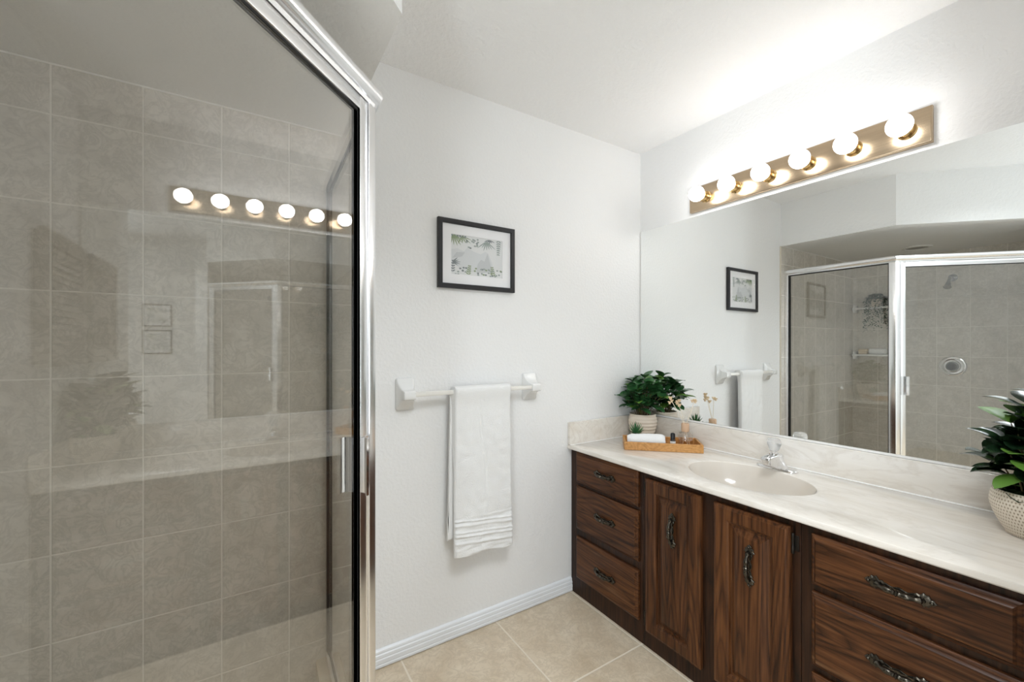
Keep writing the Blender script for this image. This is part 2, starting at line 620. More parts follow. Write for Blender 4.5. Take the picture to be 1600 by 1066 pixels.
# ================================================================== THE SETTING
b = BM(); box(b, (XL - 0.12, YB - 0.12, -0.08), (0.12, 0.12, 0.0)); struct('floor', b, M['floor'])
b = BM(); box(b, (XL - 0.12, YB - 0.12, CEIL), (0.12, 0.12, CEIL + 0.08)); struct('ceiling', b, M['ceiling'])
b = BM(); box(b, (XL - 0.12, 0.0, 0.0), (0.12, 0.12, CEIL)); struct('wall_back', b, M['wall'])
b = BM(); box(b, (0.0, YB, 0.0), (0.12, 0.0, CEIL)); struct('wall_right', b, M['wall'])
b = BM(); box(b, (XE, YB, 0.0), (0.0, YE, CEIL)); struct('wall_end', b, M['wall'])
b = BM(); box(b, (XL - 0.12, YB - 0.12, 0), (XE, YB, CEIL)); struct('wall_front', b, M['wall'])
# left wall opened for an unseen window, added for the fill light
WY0, WY1, WZ0, WZ1 = -3.12, -2.12, 0.75, 2.15
b = BM()
box(b, (XL - 0.12, WY1, 0), (XL, 0.0, CEIL)); box(b, (XL - 0.12, YB, 0), (XL, WY0, CEIL))
box(b, (XL - 0.12, WY0, 0), (XL, WY1, WZ0)); box(b, (XL - 0.12, WY0, WZ1), (XL, WY1, CEIL))
struct('wall_left', b, M['wall'])
b = BM()
for lo, hi in (((WY0, WZ0), (WY0 + 0.05, WZ1)), ((WY1 - 0.05, WZ0), (WY1, WZ1)),
               ((WY0 + 0.05, WZ0), (WY1 - 0.05, WZ0 + 0.05)), ((WY0 + 0.05, WZ1 - 0.05), (WY1 - 0.05, WZ1)),
               ((WY0 + 0.05, 1.43), (WY1 - 0.05, 1.47))):
    box(b, (XL - 0.05, lo[0], lo[1]), (XL + 0.012, hi[0], hi[1]), 0.003)
win = struct('window_added', b, M['white_trim'])
b = BM(); box(b, (XL - 0.022, WY0 + 0.05, WZ0 + 0.05), (XL - 0.018, WY1 - 0.05, WZ1 - 0.05)); obj('pane', b, M['window_pane'], win)

# shower: tiled walls, dropped soffit, floor, curb and the return wall
b = BM(); box(b, (XL + 0.008, -0.008, 0.0), (XT, 0.0, ZS)); struct('wall_shower_back', b, M['tile_back'])
b = BM(); tube(b, [(XT, -0.003, 0.0), (XT, -0.003, ZS)], 0.0055, 10); struct('trim_1', b, M['tile_edge'])
b = BM(); box(b, (XL, -1.262, 0.0), (XL + 0.008, 0.0, ZS)); struct('wall_shower_left', b, M['tile_left'])
SX, SY = -1.677, -0.715
b = BM()
prism(b, [(SX, 0.0), (SX, SY), (SX - 0.55, SY - 0.55), (XL, SY - 0.55), (XL, 0.0)], ZS, CEIL)
struct('ceiling_soffit', b, M['soffit'])
b = BM(); box(b, (XL, -1.36, 0.0), (P2.x - 0.02, -1.262, ZS)); struct('wall_return', b, M['wall'])
b = BM(); prism(b, [(-1.79, -0.008), (-1.79, -0.70), (-2.32, -1.25), (XL + 0.008, -1.25), (XL + 0.008, -0.008)], 0.0, 0.03)
struct('floor_shower', b, M['curb'])
b = BM(); path_sweep(b, [P0, P1, P2], [(-0.045, 0.0), (0.045, 0.0), (0.045, 0.120), (0.040, 0.126), (-0.040, 0.126), (-0.045, 0.120)])
struct('trim_2', b, M['curb'])

b = BM(); tube(b, [(XL + 0.009, -0.009, ZS - 0.001), (XT, -0.009, ZS - 0.001)], 0.003, 8); struct('trim_3', b, M['caulk'])

# ribbed baseboard on the towel wall
b = BM()
prof = [(0.0, 0.0), (-0.008, 0.0), (-0.008, 0.003), (-0.014, 0.0035), (-0.015, 0.012), (-0.013, 0.016), (-0.0145, 0.020), (-0.0145, 0.034), (-0.012, 0.038),
        (-0.0135, 0.042), (-0.013, 0.052), (-0.0095, 0.056), (-0.0105, 0.060), (-0.009, 0.067), (-0.004, 0.072), (0.0, 0.073)]
loft(b, [[(x, p[0], p[1]) for p in prof] for x in (-1.655, -0.5425)])
struct('baseboard_back', b, M['white_trim'], sharp=20)

# ================================================================== VANITY CABINETS
XF = -0.5406          # face frame plane
XD = 0.0215           # thickness of doors and drawer fronts
ZT = 0.753

def handle(parent, c, vertical):
    """ornate cast pull, centred at c=(y,z) on the front plane"""
    b = BM()
    y, z = c
    xf = XF - XD - 0.0002
    def P(s, t, h):           # along, across, out
        return (xf - h, y + t, z + s) if vertical else (xf - h, y - s, z + t)
    L = 0.045
    pts = []
    for i in range(29):
        q = -1 + 2 * i / 28
        pts.append(P(L * q, 0, 0.011 + 0.013 * (1 - abs(q) ** 3)))
    def rad(s):
        q = abs(2 * s - 1)
        r = 0.0052 + 0.0034 * math.exp(-((q - 0.42) / 0.22) ** 2)
        r += 0.0036 * math.exp(-(q / 0.05) ** 2) + 0.0018 * math.exp(-((q - 0.14) / 0.03) ** 2)
        return r + 0.0036 * math.exp(-((q - 0.93) / 0.09) ** 2)
    tube(b, pts, rad, 12)
    # thin scalloped strip behind the bail
    strip = []
    for i in range(33):
        q = -1 + 2 * i / 32
        strip.append((L * q, 0.0058 + 0.0022 * math.cos(q * 9.4)))
    full = strip + [(s, -t) for s, t in strip[::-1]]
    loft(b, [[P(s, t, 0.0) for s, t in full], [P(s, t, 0.0022) for s, t in full], [P(s * 0.99, t * 0.7, 0.0032) for s, t in full]])
    for sg in (-1, 1):
        # leaf-shaped end plates
        outline = [(-0.016, 0.005), (-0.010, 0.012), (-0.004, 0.0095), (0.003, 0.0185), (0.008, 0.0135), (0.013, 0.0155),
                   (0.0175, 0.0075), (0.021, 0.0080), (0.0280, 0.0)]
        full = outline + [(s, -t) for s, t in outline[-2::-1]]
        r0 = [P(sg * (L - 0.001 + s), t, 0.0) for s, t in full]
        r1 = [P(sg * (L - 0.001 + s), t, 0.0034) for s, t in full]
        r2 = [P(sg * (L - 0.001 + s * 0.8), t * 0.66, 0.0066) for s, t in full]
        loft(b, [r0, r1, r2])
        tube(b, [P(sg * L, 0, 0.002), P(sg * L, 0, 0.008), P(sg * L, 0, 0.013)], lambda s: 0.0085 - 0.002 * s, 12)
        ball(b, P(sg * (L + 0.018), 0, 0.006), 0.0045, 10, 6)
    return obj('handle', b, M['bronze'], parent)

DRAWER = [(0.0, 0.0), (0.0, 0.010), (0.003, 0.0125), (0.009, 0.0145), (0.0115, 0.0185), (0.015, 0.0215)]
DOOR = [(0.0, 0.0), (0.0, 0.014), (0.003, 0.018), (0.009, 0.0195), (0.012, 0.0215), (0.049, 0.0215), (0.052, 0.0185),
        (0.057, 0.0165), (0.060, 0.0095), (0.066, 0.0090), (0.069, 0.0105), (0.088, 0.0185), (0.091, 0.0195)]

def cabinet(label, ya, yb_):
    t = thing('vanity_cabinet', label, 'cabinet', (XF / 2, (ya + yb_) / 2, 0.0))
    b = BM()
    box(b, (XF, yb_, 0.0), (XF + 0.019, ya, ZT), 0.0012, 1)
    box(b, (XF + 0.019, ya - 0.012, 0.0), (-0.004, ya, ZT))
    box(b, (XF + 0.019, yb_, 0.0), (-0.004, yb_ + 0.012, ZT))
    box(b, (-0.012, yb_ + 0.012, 0.0), (-0.004, ya - 0.012, ZT))
    box(b, (XF + 0.019, yb_ + 0.012, 0.06), (-0.012, ya - 0.012, 0.075))
    obj('body', b, M['wood_shaded'], t)
    return t

def drawer(t, y0, y1, z0, z1, hy=None, hz=None):
    b = BM()
    face_front(b, y0, y1, z0, z1, XF, DRAWER)
    d = obj('drawer', b, M['wood_y'], t, sharp=25, loc=(XF, (y0 + y1) / 2, (z0 + z1) / 2))
    handle(d, (hy if hy is not None else (y0 + y1) / 2, hz if hz is not None else (z0 + z1) / 2), False)
    return d

cabA = cabinet('dark oak cabinet with three narrow drawers beside the white towel wall', -0.0025, -0.4795)
for z0, z1, hz in ((0.590, 0.747, 0.676), (0.351, 0.572, 0.468), (0.096, 0.3115, 0.206)):
    drawer(cabA, -0.055, -0.461, z0, z1, -0.268, hz)

cabB = cabinet('dark oak sink cabinet with two tall raised panel doors under the basin', -0.4805, -1.0945)
def door(y0, y1, z0, z1, hc, hinge_y):
    b = BM()
    face_front(b, y0, y1, z0, z1, XF, DOOR)
    d = obj('cabinet_door', b, M['wood_z'], cabB, sharp=25, loc=(XF, (y0 + y1) / 2, (z0 + z1) / 2))
    handle(d, hc, True)
    for hz in (z1 - 0.05, z0 + 0.05):
        h = BM()
        sg = 1 if hinge_y > (y0 + y1) / 2 else -1
        lathe(h, [(0.0035, -0.032), (0.0045, -0.030), (0.0045, -0.011), (0.0038, -0.010), (0.0038, 0.010), (0.0045, 0.011), (0.0045, 0.030), (0.0035, 0.032)],
              (XF - 0.0100, hinge_y + sg * 0.0055, hz), 'z', 12)
        box(h, (XF - 0.003, hinge_y + sg * 0.003, hz - 0.024), (XF - 0.0003, hinge_y + sg * 0.020, hz + 0.024), 0.0008, 1)
        obj('hinge', h, M['hinge'], d)
    return d
door(-0.504, -0.762, 0.077, 0.730, (-0.6435, 0.557), -0.504)
door(-0.815, -1.070, 0.077, 0.727, (-0.948, 0.553), -1.070)

cabC = cabinet('dark oak cabinet with wide worn drawers below the dimpled plant pot', -1.0955, -1.606)
for z0, z1, hz in ((0.577, 0.728, 0.659), (0.333, 0.554, 0.447), (0.090, 0.310, 0.205)):
    drawer(cabC, -1.127, -1.538, z0, z1, -1.332, hz)

# ------------------------------------------------------------------ countertop with moulded basin
top = thing('countertop', 'cream cultured marble countertop with moulded oval basin on the oak cabinets', 'countertop', (-0.28, -0.8, ZC - 0.02))
CX0, CX1, CY0, CY1 = -0.567, -0.0015, -1.606, -0.0015
EX, EY, EA, EB = -0.300, -0.797, 0.238, 0.172     # basin centre, half length (y), half depth (x)
def ell(s, z, n, ph=0):
    return [(EX + EB * s * math.cos(a), EY + EA * s * math.sin(a), z) for a in n]
angs = [2 * PI * i / 96 for i in range(96)]
corner = []
for cx_, cy_ in ((CX0, CY0), (CX0, CY1), (CX1, CY0), (CX1, CY1)):
    corner.append(math.atan2((cy_ - EY) / EA, (cx_ - EX) / EB) % (2 * PI))
# snap nearest sample angles onto the slab's corners
for ca in corner:
    k = min(range(96), key=lambda i: abs((angs[i] - ca + PI) % (2 * PI) - PI))
    angs[k] = ca
def border(a, ins):
    dx, dy = EB * math.cos(a), EA * math.sin(a)
    ts = []
    if dx > 1e-9: ts.append((CX1 - ins - EX) / dx)
    if dx < -1e-9: ts.append((CX0 + ins - EX) / dx)
    if dy > 1e-9: ts.append((CY1 - ins - EY) / dy)
    if dy < -1e-9: ts.append((CY0 + ins - EY) / dy)
    t = min(ts)
    return EX + dx * t, EY + dy * t
b = BM()
rings = [ell(0.985, ZC - 0.0215, angs), ell(0.985, ZC - 0.0035, angs), ell(1.0, ZC - 0.0012, angs), ell(1.022, ZC, angs)]
rings.append([(*border(a, 0.004), ZC) for a in angs])
rings.append([(*border(a, 0.0012), ZC - 0.0012) for a in angs])
rings.append([(*border(a, 0.0), ZC - 0.004) for a in angs])
rings.append([(*border(a, 0.0), ZC - 0.017) for a in angs])
rings.append([(*border(a, 0.003), ZC - 0.0208) for a in angs])
rv = loft(b, rings, False, False)
n = len(angs)
for i in range(n):
    j = (i + 1) % n
    b.faces.new((rv[-1][i], rv[-1][j], rv[0][j], rv[0][i]))
obj('slab', b, M['marble'], top)
b = BM()
bz = [(0.983, -0.003), (0.965, -0.012), (0.93, -0.034), (0.88, -0.060), (0.80, -0.088), (0.68, -0.110), (0.52, -0.126), (0.34, -0.135), (0.14, -0.139)]
loft(b, [ell(s, ZC + z, angs) for s, z in bz] + [ell(s * 0.985, ZC + z - 0.008, angs) for s, z in bz[::-1]], False, False)
bs = obj('basin', b, M['basin'], top, sharp=60)
b = BM()
lathe(b, [(0.030, 0.0), (0.031, 0.003), (0.026, 0.005), (0.021, 0.0035), (0.020, 0.006), (0.012, 0.009), (0.002, 0.0095)], (EX + 0.0, EY, ZC - 0.1395), 'z', 28)
obj('drain', b, M['chrome'], bs)
b = BM(); box(b, (-0.021, CY0, ZC), (-0.0015, CY1, 0.892), 0.003); obj('backsplash', b, M['marble'], top)
b = BM(); box(b, (CX0 + 0.001, -0.0205, ZC), (-0.0215, -0.0015, 0.892), 0.003); obj('side_splash', b, M['marble'], top)
b = BM(); box(b, (CX0 + 0.001, CY0, ZC), (-0.0215, CY0 + 0.019, 0.892), 0.003); obj('side_splash', b, M['marble'], top)
b = BM()
tube(b, [(-0.0225, CY0 + 0.02, ZC + 0.0005), (-0.0225, -0.022, ZC + 0.0005)], 0.0035, 8)
tube(b, [(-0.0225, -0.022, ZC + 0.0005), (CX0 + 0.003, -0.022, ZC + 0.0005)], 0.0025, 8)
obj('caulk_bead', b, M['caulk'], top)

# ------------------------------------------------------------------ faucet
FX, FY = -0.098, -0.812
fa = thing('faucet', 'chrome single lever sink faucet with clear faceted knob behind the basin', 'faucet', (FX, FY, ZC))
b = BM()
def stadium(hx, hy, z, n=12):
    pts = []
    for i in range(n + 1):
        a = -PI / 2 + PI * i / n
        pts.append((FX + hx * math.sin(a) * -1, FY + hy + hx * math.cos(a), z))
    out = []
    for i in range(n + 1):
        a = PI * i / n
        out.append((FX + hx * math.cos(a), FY + hy + hx * math.sin(a), z))
    for i in range(n + 1):
        a = PI + PI * i / n
        out.append((FX + hx * math.cos(a), FY - hy + hx * math.sin(a), z))
    return out
loft(b, [stadium(0.027, 0.054, ZC), stadium(0.027, 0.054, ZC + 0.006), stadium(0.024, 0.052, ZC + 0.010), stadium(0.016, 0.040, ZC + 0.013)])
obj('base_plate', b, M['chrome'], fa)
b = BM()
# body and spout: sections marched from the back towards the basin
def sec(x, w0, w1, z0, z1):
    half = []
    for k in range(9):
        q = k / 8
        w = w1 + (w0 - w1) * (1 - q) ** 2.2
        half.append((w, z0 + (z1 - z0) * 0.86 * q))
    half += [(w1 * 0.93, z1 - (z1 - z0) * 0.05), (w1 * 0.78, z1), (w1 * 0.3, z1 + 0.0008)]
    return [(x, FY + w, z) for w, z in half] + [(x, FY - w, z) for w, z in half[::-1]]
S_ = [(0.030, 0.022, 0.010, 0.008, 0.034), (0.024, 0.036, 0.016, 0.008, 0.052), (0.012, 0.046, 0.022, 0.008, 0.064), (-0.006, 0.048, 0.0245, 0.008, 0.067),
      (-0.026, 0.044, 0.0245, 0.009, 0.067), (-0.044, 0.034, 0.0235, 0.012, 0.066), (-0.062, 0.027, 0.0220, 0.018, 0.065), (-0.082, 0.023, 0.0205, 0.025, 0.063),
      (-0.098, 0.021, 0.0190, 0.030, 0.061), (-0.106, 0.019, 0.0175, 0.032, 0.0585), (-0.109, 0.016, 0.0150, 0.035, 0.055)]
loft(b, [sec(FX + x * 0.88, w0, w1, ZC + z0, ZC + z1) for x, w0, w1, z0, z1 in S_])
obj('spout', b, M['chrome'], fa, sharp=50)
b = BM()
lathe(b, [(0.018, 0.0), (0.018, 0.005), (0.012, 0.008), (0.012, 0.0115)], (FX - 0.024, FY, ZC + 0.0665), 'z', 20)
obj('stem', b, M['chrome'], fa)
b = BM()
kn = [(0.012, 0.0), (0.0185, 0.004), (0.0225, 0.012), (0.030, 0.030), (0.0305, 0.036), (0.025, 0.045), (0.012, 0.048)]
rr_ = []
for r, h in kn:
    rr_.append([(FX - 0.024 + (r * (1.0 if i % 2 else 0.86)) * math.cos(2 * PI * i / 12), FY + (r * (1.0 if i % 2 else 0.86)) * math.sin(2 * PI * i / 12), ZC + 0.0785 + h * 1.12) for i in range(12)])
loft(b, rr_)
obj('knob', b, M['acrylic'], fa, sharp=5)

# ------------------------------------------------------------------ wall mirror
mi = thing('wall_mirror', 'large frameless wall mirror above the countertop under the brass light bar', 'mirror', (-0.004, -0.8, 0.893))
MZ0, MZ1 = 0.9015, 1.9726
b = BM(); box(b, (-0.007, -1.600, MZ0), (-0.001, -0.0085, MZ1), 0.0006, 1); obj('mirror_glass', b, M['mirror'], mi)
b = BM()
box(b, (-0.0095, -1.603, 0.8928), (-0.001, -0.0030, MZ0 - 0.0004), 0.0006, 1)
obj('bottom_channel', b, M['caulk'], mi)
b = BM(); box(b, (-0.0085, -0.0082, MZ0), (-0.001, -0.0030, MZ1), 0.0005, 1); obj('edge_strip', b, M['caulk'], mi)

# ------------------------------------------------------------------ brass light bar
LY0, LY1, LZ0, LZ1 = -0.343, -1.271, 1.993, 2.118
lb = thing('vanity_light', 'brushed brass light bar with six lit globe bulbs above the mirror', 'light fixture', (0, (LY0 + LY1) / 2, (LZ0 + LZ1) / 2))
b = BM()
face_front(b, LY0, LY1, LZ0, LZ1, -0.0005, [(0, 0), (0, 0.017), (0.0015, 0.0195), (0.004, 0.0205)])
obj('backplate', b, M['brass'], lb)
for i in range(6):
    y = -0.437 - 0.154 * i
    z = 2.052
    b = BM()
    lathe(b, [(0.0275, 0.0), (0.0285, 0.003), (0.0260, 0.006), (0.0240, 0.010), (0.0240, 0.040), (0.0225, 0.042), (0.0200, 0.040), (0.0200, 0.034)], (-0.021, y, z), '-x', 28)
    s = obj('socket', b, M['brass_cup'], lb)
    b = BM()
    cpos = (-0.021 - 0.079, y, z)
    prof = []
    for k in range(0, 17):
        a = PI * k / 17 * 0.86
        prof.append((max(0.0008, 0.0370 * math.sin(a)), -0.0370 * math.cos(a)))
    prof = [(r, -h) for r, h in prof][::-1]
    # neck towards the socket
    prof = [(0.0160, -0.043), (0.0175, -0.037)] + [p for p in prof if p[1] > -0.0335]
    lathe(b, prof, cpos, '-x', 28)
    obj('bulb', b, M['bulb'], lb, sharp=70)

# ------------------------------------------------------------------ framed print on the towel wall
def ink_leaf(bm, s0, t0, ang, L, W, mi_, P, h):
    ca, sa = math.cos(ang), math.sin(ang)
    pts = []
    for u, v in ((0, 0), (0.25, 0.42), (0.55, 0.5), (0.85, 0.25), (1, 0), (0.85, -0.25), (0.55, -0.5), (0.25, -0.42)):
        a_, b_ = u * L, v * W
        s, t = s0 + a_ * ca - b_ * sa, t0 + a_ * sa + b_ * ca
        pts.append(bm.verts.new(P(min(max(s, 0), 1), min(max(t, 0), 1), h)))
    try:
        f = bm.faces.new(pts); f.material_index = mi_
    except ValueError:
        pass

def print_art(bm, P, asp, seed):
    rnd = random.Random(seed)
    f = bm.faces.new([bm.verts.new(P(s, t, 0)) for s, t in ((0, 0), (1, 0), (1, 1), (0, 1))]); f.material_index = 0
    def blob(pts, mi_, h):
        ff = bm.faces.new([bm.verts.new(P(s, t, h)) for s, t in pts]); ff.material_index = mi_
    blob([(0, 0.30), (0, 0.62), (0.12, 0.66), (0.24, 0.60), (0.30, 0.70), (0.44, 0.62), (0.56, 0.58), (0.66, 0.66), (0.72, 0.62), (0.80, 0.36), (0.82, 0.12), (0.5, 0.08), (0.2, 0.12)], 2, 0.0002)
    blob([(0.48, 0.10), (0.50, 0.30), (0.57, 0.44), (0.64, 0.40), (0.70, 0.62), (0.75, 0.40), (0.80, 0.16), (0.62, 0.10)], 1, 0.0003)
    blob([(0.02, 0.40), (0.10, 0.56), (0.26, 0.58), (0.20, 0.46)], 1, 0.0003)
    h = 0.0005
    def fan(s, t, a0, a1, n_, L, mi_):
        for k in range(n_):
            a = a0 + (a1 - a0) * k / (n_ - 1)
            ink_leaf(bm, s, t, a, L * rnd.uniform(0.8, 1.1), 0.024, mi_, P, h + 0.00002 * k)
    def sprig(s, t, a, L, n_, mi_, w=0.03):
        for k in range(n_):
            q = k / n_
            bs_, bt_ = s + math.cos(a) * L * q, t + math.sin(a) * L * q
            for sg in (-1, 1):
                ink_leaf(bm, bs_, bt_, a + sg * 0.75, 0.075 * (1 - 0.5 * q), w, mi_, P, h + 0.00002 * k)
        ink_leaf(bm, s, t, a, L, 0.008, mi_, P, h)
    def dots(s0, s1, t0, t1, n_, mi_):
        for k in range(n_):
            ink_leaf(bm, rnd.uniform(s0, s1), rnd.uniform(t0, t1), rnd.uniform(0, 6), 0.05, 0.045, rnd.choice(mi_), P, h + 0.00002 * k)
    fan(0.04, 1.0, -2.0, -0.6, 7, 0.30, 3)
    fan(0.20, 0.99, -1.9, -0.4, 5, 0.22, 3)
    sprig(0.0, 0.99, -0.05, 0.3, 6, 5)
    dots(0.28, 0.56, 0.68, 0.97, 15, (4, 5, 4))
    fan(0.68, 0.94, -2.3, -0.8, 7, 0.26, 4)
    fan(0.74, 0.99, -2.6, -0.5, 5, 0.12, 5)
    sprig(0.93, 1.0, -1.6, 0.42, 7, 4)
    sprig(0.02, 0.06, 1.5, 0.32, 5, 5)
    fan(0.02, 0.30, -0.6, 0.9, 5, 0.15, 5)
    dots(0.02, 0.30, 0.0, 0.16, 10, (4, 5))
    sprig(0.32, 0.02, 1.45, 0.26, 5, 3)
    sprig(0.82, 0.04, 1.7, 0.26, 5, 3)
    dots(0.42, 0.98, 0.02, 0.22, 26, (4, 5, 4, 3))

def framed(name_t, label, origin, du, W, H, bar, depth, matw, seed, nrm, group=None):
    """origin: lower-left corner on the wall; du: unit vector to the right seen from the room; nrm: into the room"""
    o3, du, nv, up = Vector(origin), Vector(du), Vector(nrm), Vector((0, 0, 1))
    t = thing('framed_print', label, 'picture', tuple(o3 + du * W / 2), group)
    def Q(u, v, h):
        return tuple(o3 + du * u + up * v + nv * h)
    b = BM()
    def rect(i, h):
        return [Q(i, i, h), Q(W - i, i, h), Q(W - i, H - i, h), Q(i, H - i, h)]
    loft(b, [rect(0, 0.001), rect(0, depth - 0.002), rect(0.002, depth), rect(bar - 0.002, depth), rect(bar, depth - 0.003), rect(bar, depth - 0.010), rect(bar, 0.001)], False, False)
    obj('frame', b, M['frame'], t, sharp=25)
    b = BM()
    r0 = rect(bar - 0.001, depth - 0.0105); r1 = rect(matw, depth - 0.0105); r2 = rect(matw + 0.001, depth - 0.012)
    loft(b, [rect(bar - 0.001, 0.0012), r0, r1, r2, rect(matw + 0.001, 0.0012)], False, False)
    obj('mat_board', b, M['mat_board'], t)
    b = BM()
    w2, h2 = W - 2 * matw - 0.002, H - 2 * matw - 0.002
    print_art(b, lambda s, q, h: Q(matw + 0.001 + s * w2, matw + 0.001 + q * h2, depth - 0.0145 + h), w2 / h2, seed)
    obj('art_print', b, [M['paper'], M['wash'], M['wash_light'], M['ink_green'], M['ink_sage'], M['ink_grey']], t)
    b = BM()
    c0, c1 = Q(bar - 0.0005, bar - 0.0005, depth - 0.0095), Q(W - bar + 0.0005, H - bar + 0.0005, depth - 0.008)
    box(b, c0, c1)
    obj('glazing', b, M['picture_pane'], t)
    return t

PX0, PX1, PZ0, PZ1 = -1.2975, -0.9061, 1.5486, 1.8537
framed('p', 'black framed botanical print with white mat hanging above the towel bar', (PX0, 0, PZ0), (1, 0, 0), PX1 - PX0, PZ1 - PZ0, 0.021, 0.020, 0.064, 3, (0, -1, 0))
framed('p', 'upper of the two small framed sketches reflected in the shower door', (XL, -1.873, 1.500), (0, 1, 0), 0.248, 0.239, 0.012, 0.018, 0.04, 5, (1, 0, 0))
framed('p', 'lower of the two small framed sketches reflected in the shower door', (XL, -1.873, 1.207), (0, 1, 0), 0.248, 0.255, 0.012, 0.018, 0.04, 8, (1, 0, 0))

# ------------------------------------------------------------------ towel bar and towel
tb = thing('towel_bar', 'white ceramic towel bar on the wall below the framed print', 'towel bar', (-1.13, 0, 1.095))
def bracket(xc):
    b = BM()
    zc = 1.095
    secs = [(0.0005, 0.039, 0.066, -0.066), (0.010, 0.039, 0.066, -0.066), (0.013, 0.0375, 0.064, -0.064), (0.020, 0.0345, 0.047, -0.050), (0.030, 0.0305, 0.033, -0.036),
            (0.042, 0.0270, 0.024, -0.026), (0.056, 0.0255, 0.019, -0.021), (0.070, 0.0250, 0.017, -0.019), (0.074, 0.0235, 0.015, -0.017), (0.0755, 0.019, 0.011, -0.013)]
    rings = []
    for d, hw, zt, zb in secs:
        r = min(hw, (zt - zb) / 2) * 0.22
        ring = []
        for cx_, cz_, a0 in ((hw - r, zt - r, 0), (-hw + r, zt - r, PI / 2), (-hw + r, zb + r, PI), (hw - r, zb + r, 1.5 * PI)):
            for k in range(5):
                a = a0 + PI / 2 * k / 4
                ring.append((xc + cx_ + r * math.cos(a), -d, zc + cz_ + r * math.sin(a)))
        rings.append(ring)
    loft(b, rings)
    return obj('bracket', b, M['ceramic'], tb, sharp=45)
bracket(-1.440); bracket(-0.815)
RY, RZ = -0.057, 1.0955
b = BM(); box(b, (-1.424, RY - 0.009, RZ - 0.009), (-0.831, RY + 0.009, RZ + 0.009), 0.002); obj('rod', b, M['rod'], tb)

def towel_mesh():
    b = BM()
    x0, x1 = -1.2465, -0.9660
    nx = 60
    zf, zb_ = 0.384, 0.452
    # closed outline in (y,z): outer front up, over, outer back down, then inner back
    def outline(q):
        zfq = zf + 0.012 * (0.5 - q) - 0.004 * math.sin(q * 9)
        zbq = zb_ + 0.010 * math.sin(q * 5 + 1)
        th = 0.017
        gap = lambda z: 0.0012 + 0.0103 * math.exp(-(max(0.0, RZ + 0.004 - z) / 0.035) ** 2)
        zt = RZ + 0.0115
        zs = [zfq + 0.006 + (0.56 - zfq - 0.006) * k / 50 for k in range(50)] + [0.56 + (zt - 0.56) * k / 40 for k in range(41)]
        pts = [(RY - gap(z) - th, z, 1) for z in zs]
        for k in range(1, 10):
            a = PI * k / 10
            pts.append((RY - (0.0115 + th) * math.cos(a), zt + th * math.sin(a) * 0.8, 1))
        zs2 = [zt - (zt - zbq - 0.006) * k / 45 for k in range(46)]
        pts += [(RY + gap(z) + th * 0.9, z, 2) for z in zs2]
        zc = zbq + 0.006
        for k in range(1, 5):
            a = PI * k / 5
            o_, i_ = RY + gap(zc) + th * 0.9, RY + gap(zc)
            pts.append(((o_ + i_) / 2 + (o_ - i_) / 2 * math.cos(a), zc - 0.006 * math.sin(a), 2))
        zs3 = [zc + (zt - 0.001 - zc) * k / 24 for k in range(25)]
        pts += [(RY + gap(z), z, 0) for z in zs3]
        zf2 = zfq + 0.006
        zs4 = [zt - 0.001 - (zt - 0.001 - zf2) * k / 24 for k in range(25)]
        pts += [(RY - gap(z), z, 3) for z in zs4]
        for k in range(1, 5):
            a = PI * k / 5
            i_, o_ = RY - gap(zf2), RY - gap(zf2) - th
            pts.append(((o_ + i_) / 2 + (i_ - o_) / 2 * math.cos(a), zf2 - 0.006 * math.sin(a), 1))
        return pts
    rings = []
    for i in range(nx + 1):
        q = i / nx
        # rounded selvedges
        e = min(q, 1 - q) * (x1 - x0)
        rnd = 1 - math.sqrt(max(0, 1 - (1 - min(e / 0.010, 1)) ** 2))
        ring = []
        for (y, z, side) in outline(q):
            x = x0 + (x1 - x0) * q
            down = max(0.0, RZ - z)
            if side in (1, 3):
                y += -0.012 * down / 0.7
                x += 0.006 * down / 0.7 * (1 if q > 0.5 else -0.6)
            if side == 1:
                y += 0.007 * rnd
                y += -0.0050 * mnoise.noise(Vector((x * 9, z * 6, 1.3))) * min(1, down * 6)
                y += 0.0036 * mnoise.noise(Vector((x * 26, z * 44, 4.1))) * min(1, down * 10)
                y += 0.0024 * mnoise.noise(Vector((x * 14, z * 110, 7.7))) * min(1, down * 10)
                # length fold in the middle of the front
                y += 0.0050 * math.exp(-((x + 1.115 + 0.018 * math.sin(z * 7)) / 0.006) ** 2) * min(1, down * 8) * (0.4 + 0.6 * (z > 0.6))
                # woven bands above the hem
                for zc_, hw in ((0.436, 0.0055), (0.466, 0.0045), (0.482, 0.0035), (0.512, 0.0055), (0.530, 0.003)):
                    y -= 0.0055 * math.exp(-((z + 0.03 * (q - 0.5) - zc_) / hw) ** 2)
            elif side == 2:
                y -= 0.003 * rnd
            if side in (2, 0):
                x -= 0.010 + 0.012 * down / 0.6 + 0.003 * math.sin(z * 60) * (1 if z < 0.56 else 0.1)
                y = min(y, -0.013)
            ring.append((x, y, z))
        rings.append(ring)
    loft(b, rings)
    bmesh.ops.triangulate(b, faces=[f for f in b.faces if len(f.verts) > 4])
    return b
tw = obj('bath_towel', towel_mesh(), M['towel'], None, sharp=70, loc=(-1.106, RY, RZ))
tag(tw, 'white terry towel folded over the ceramic towel bar', 'towel')

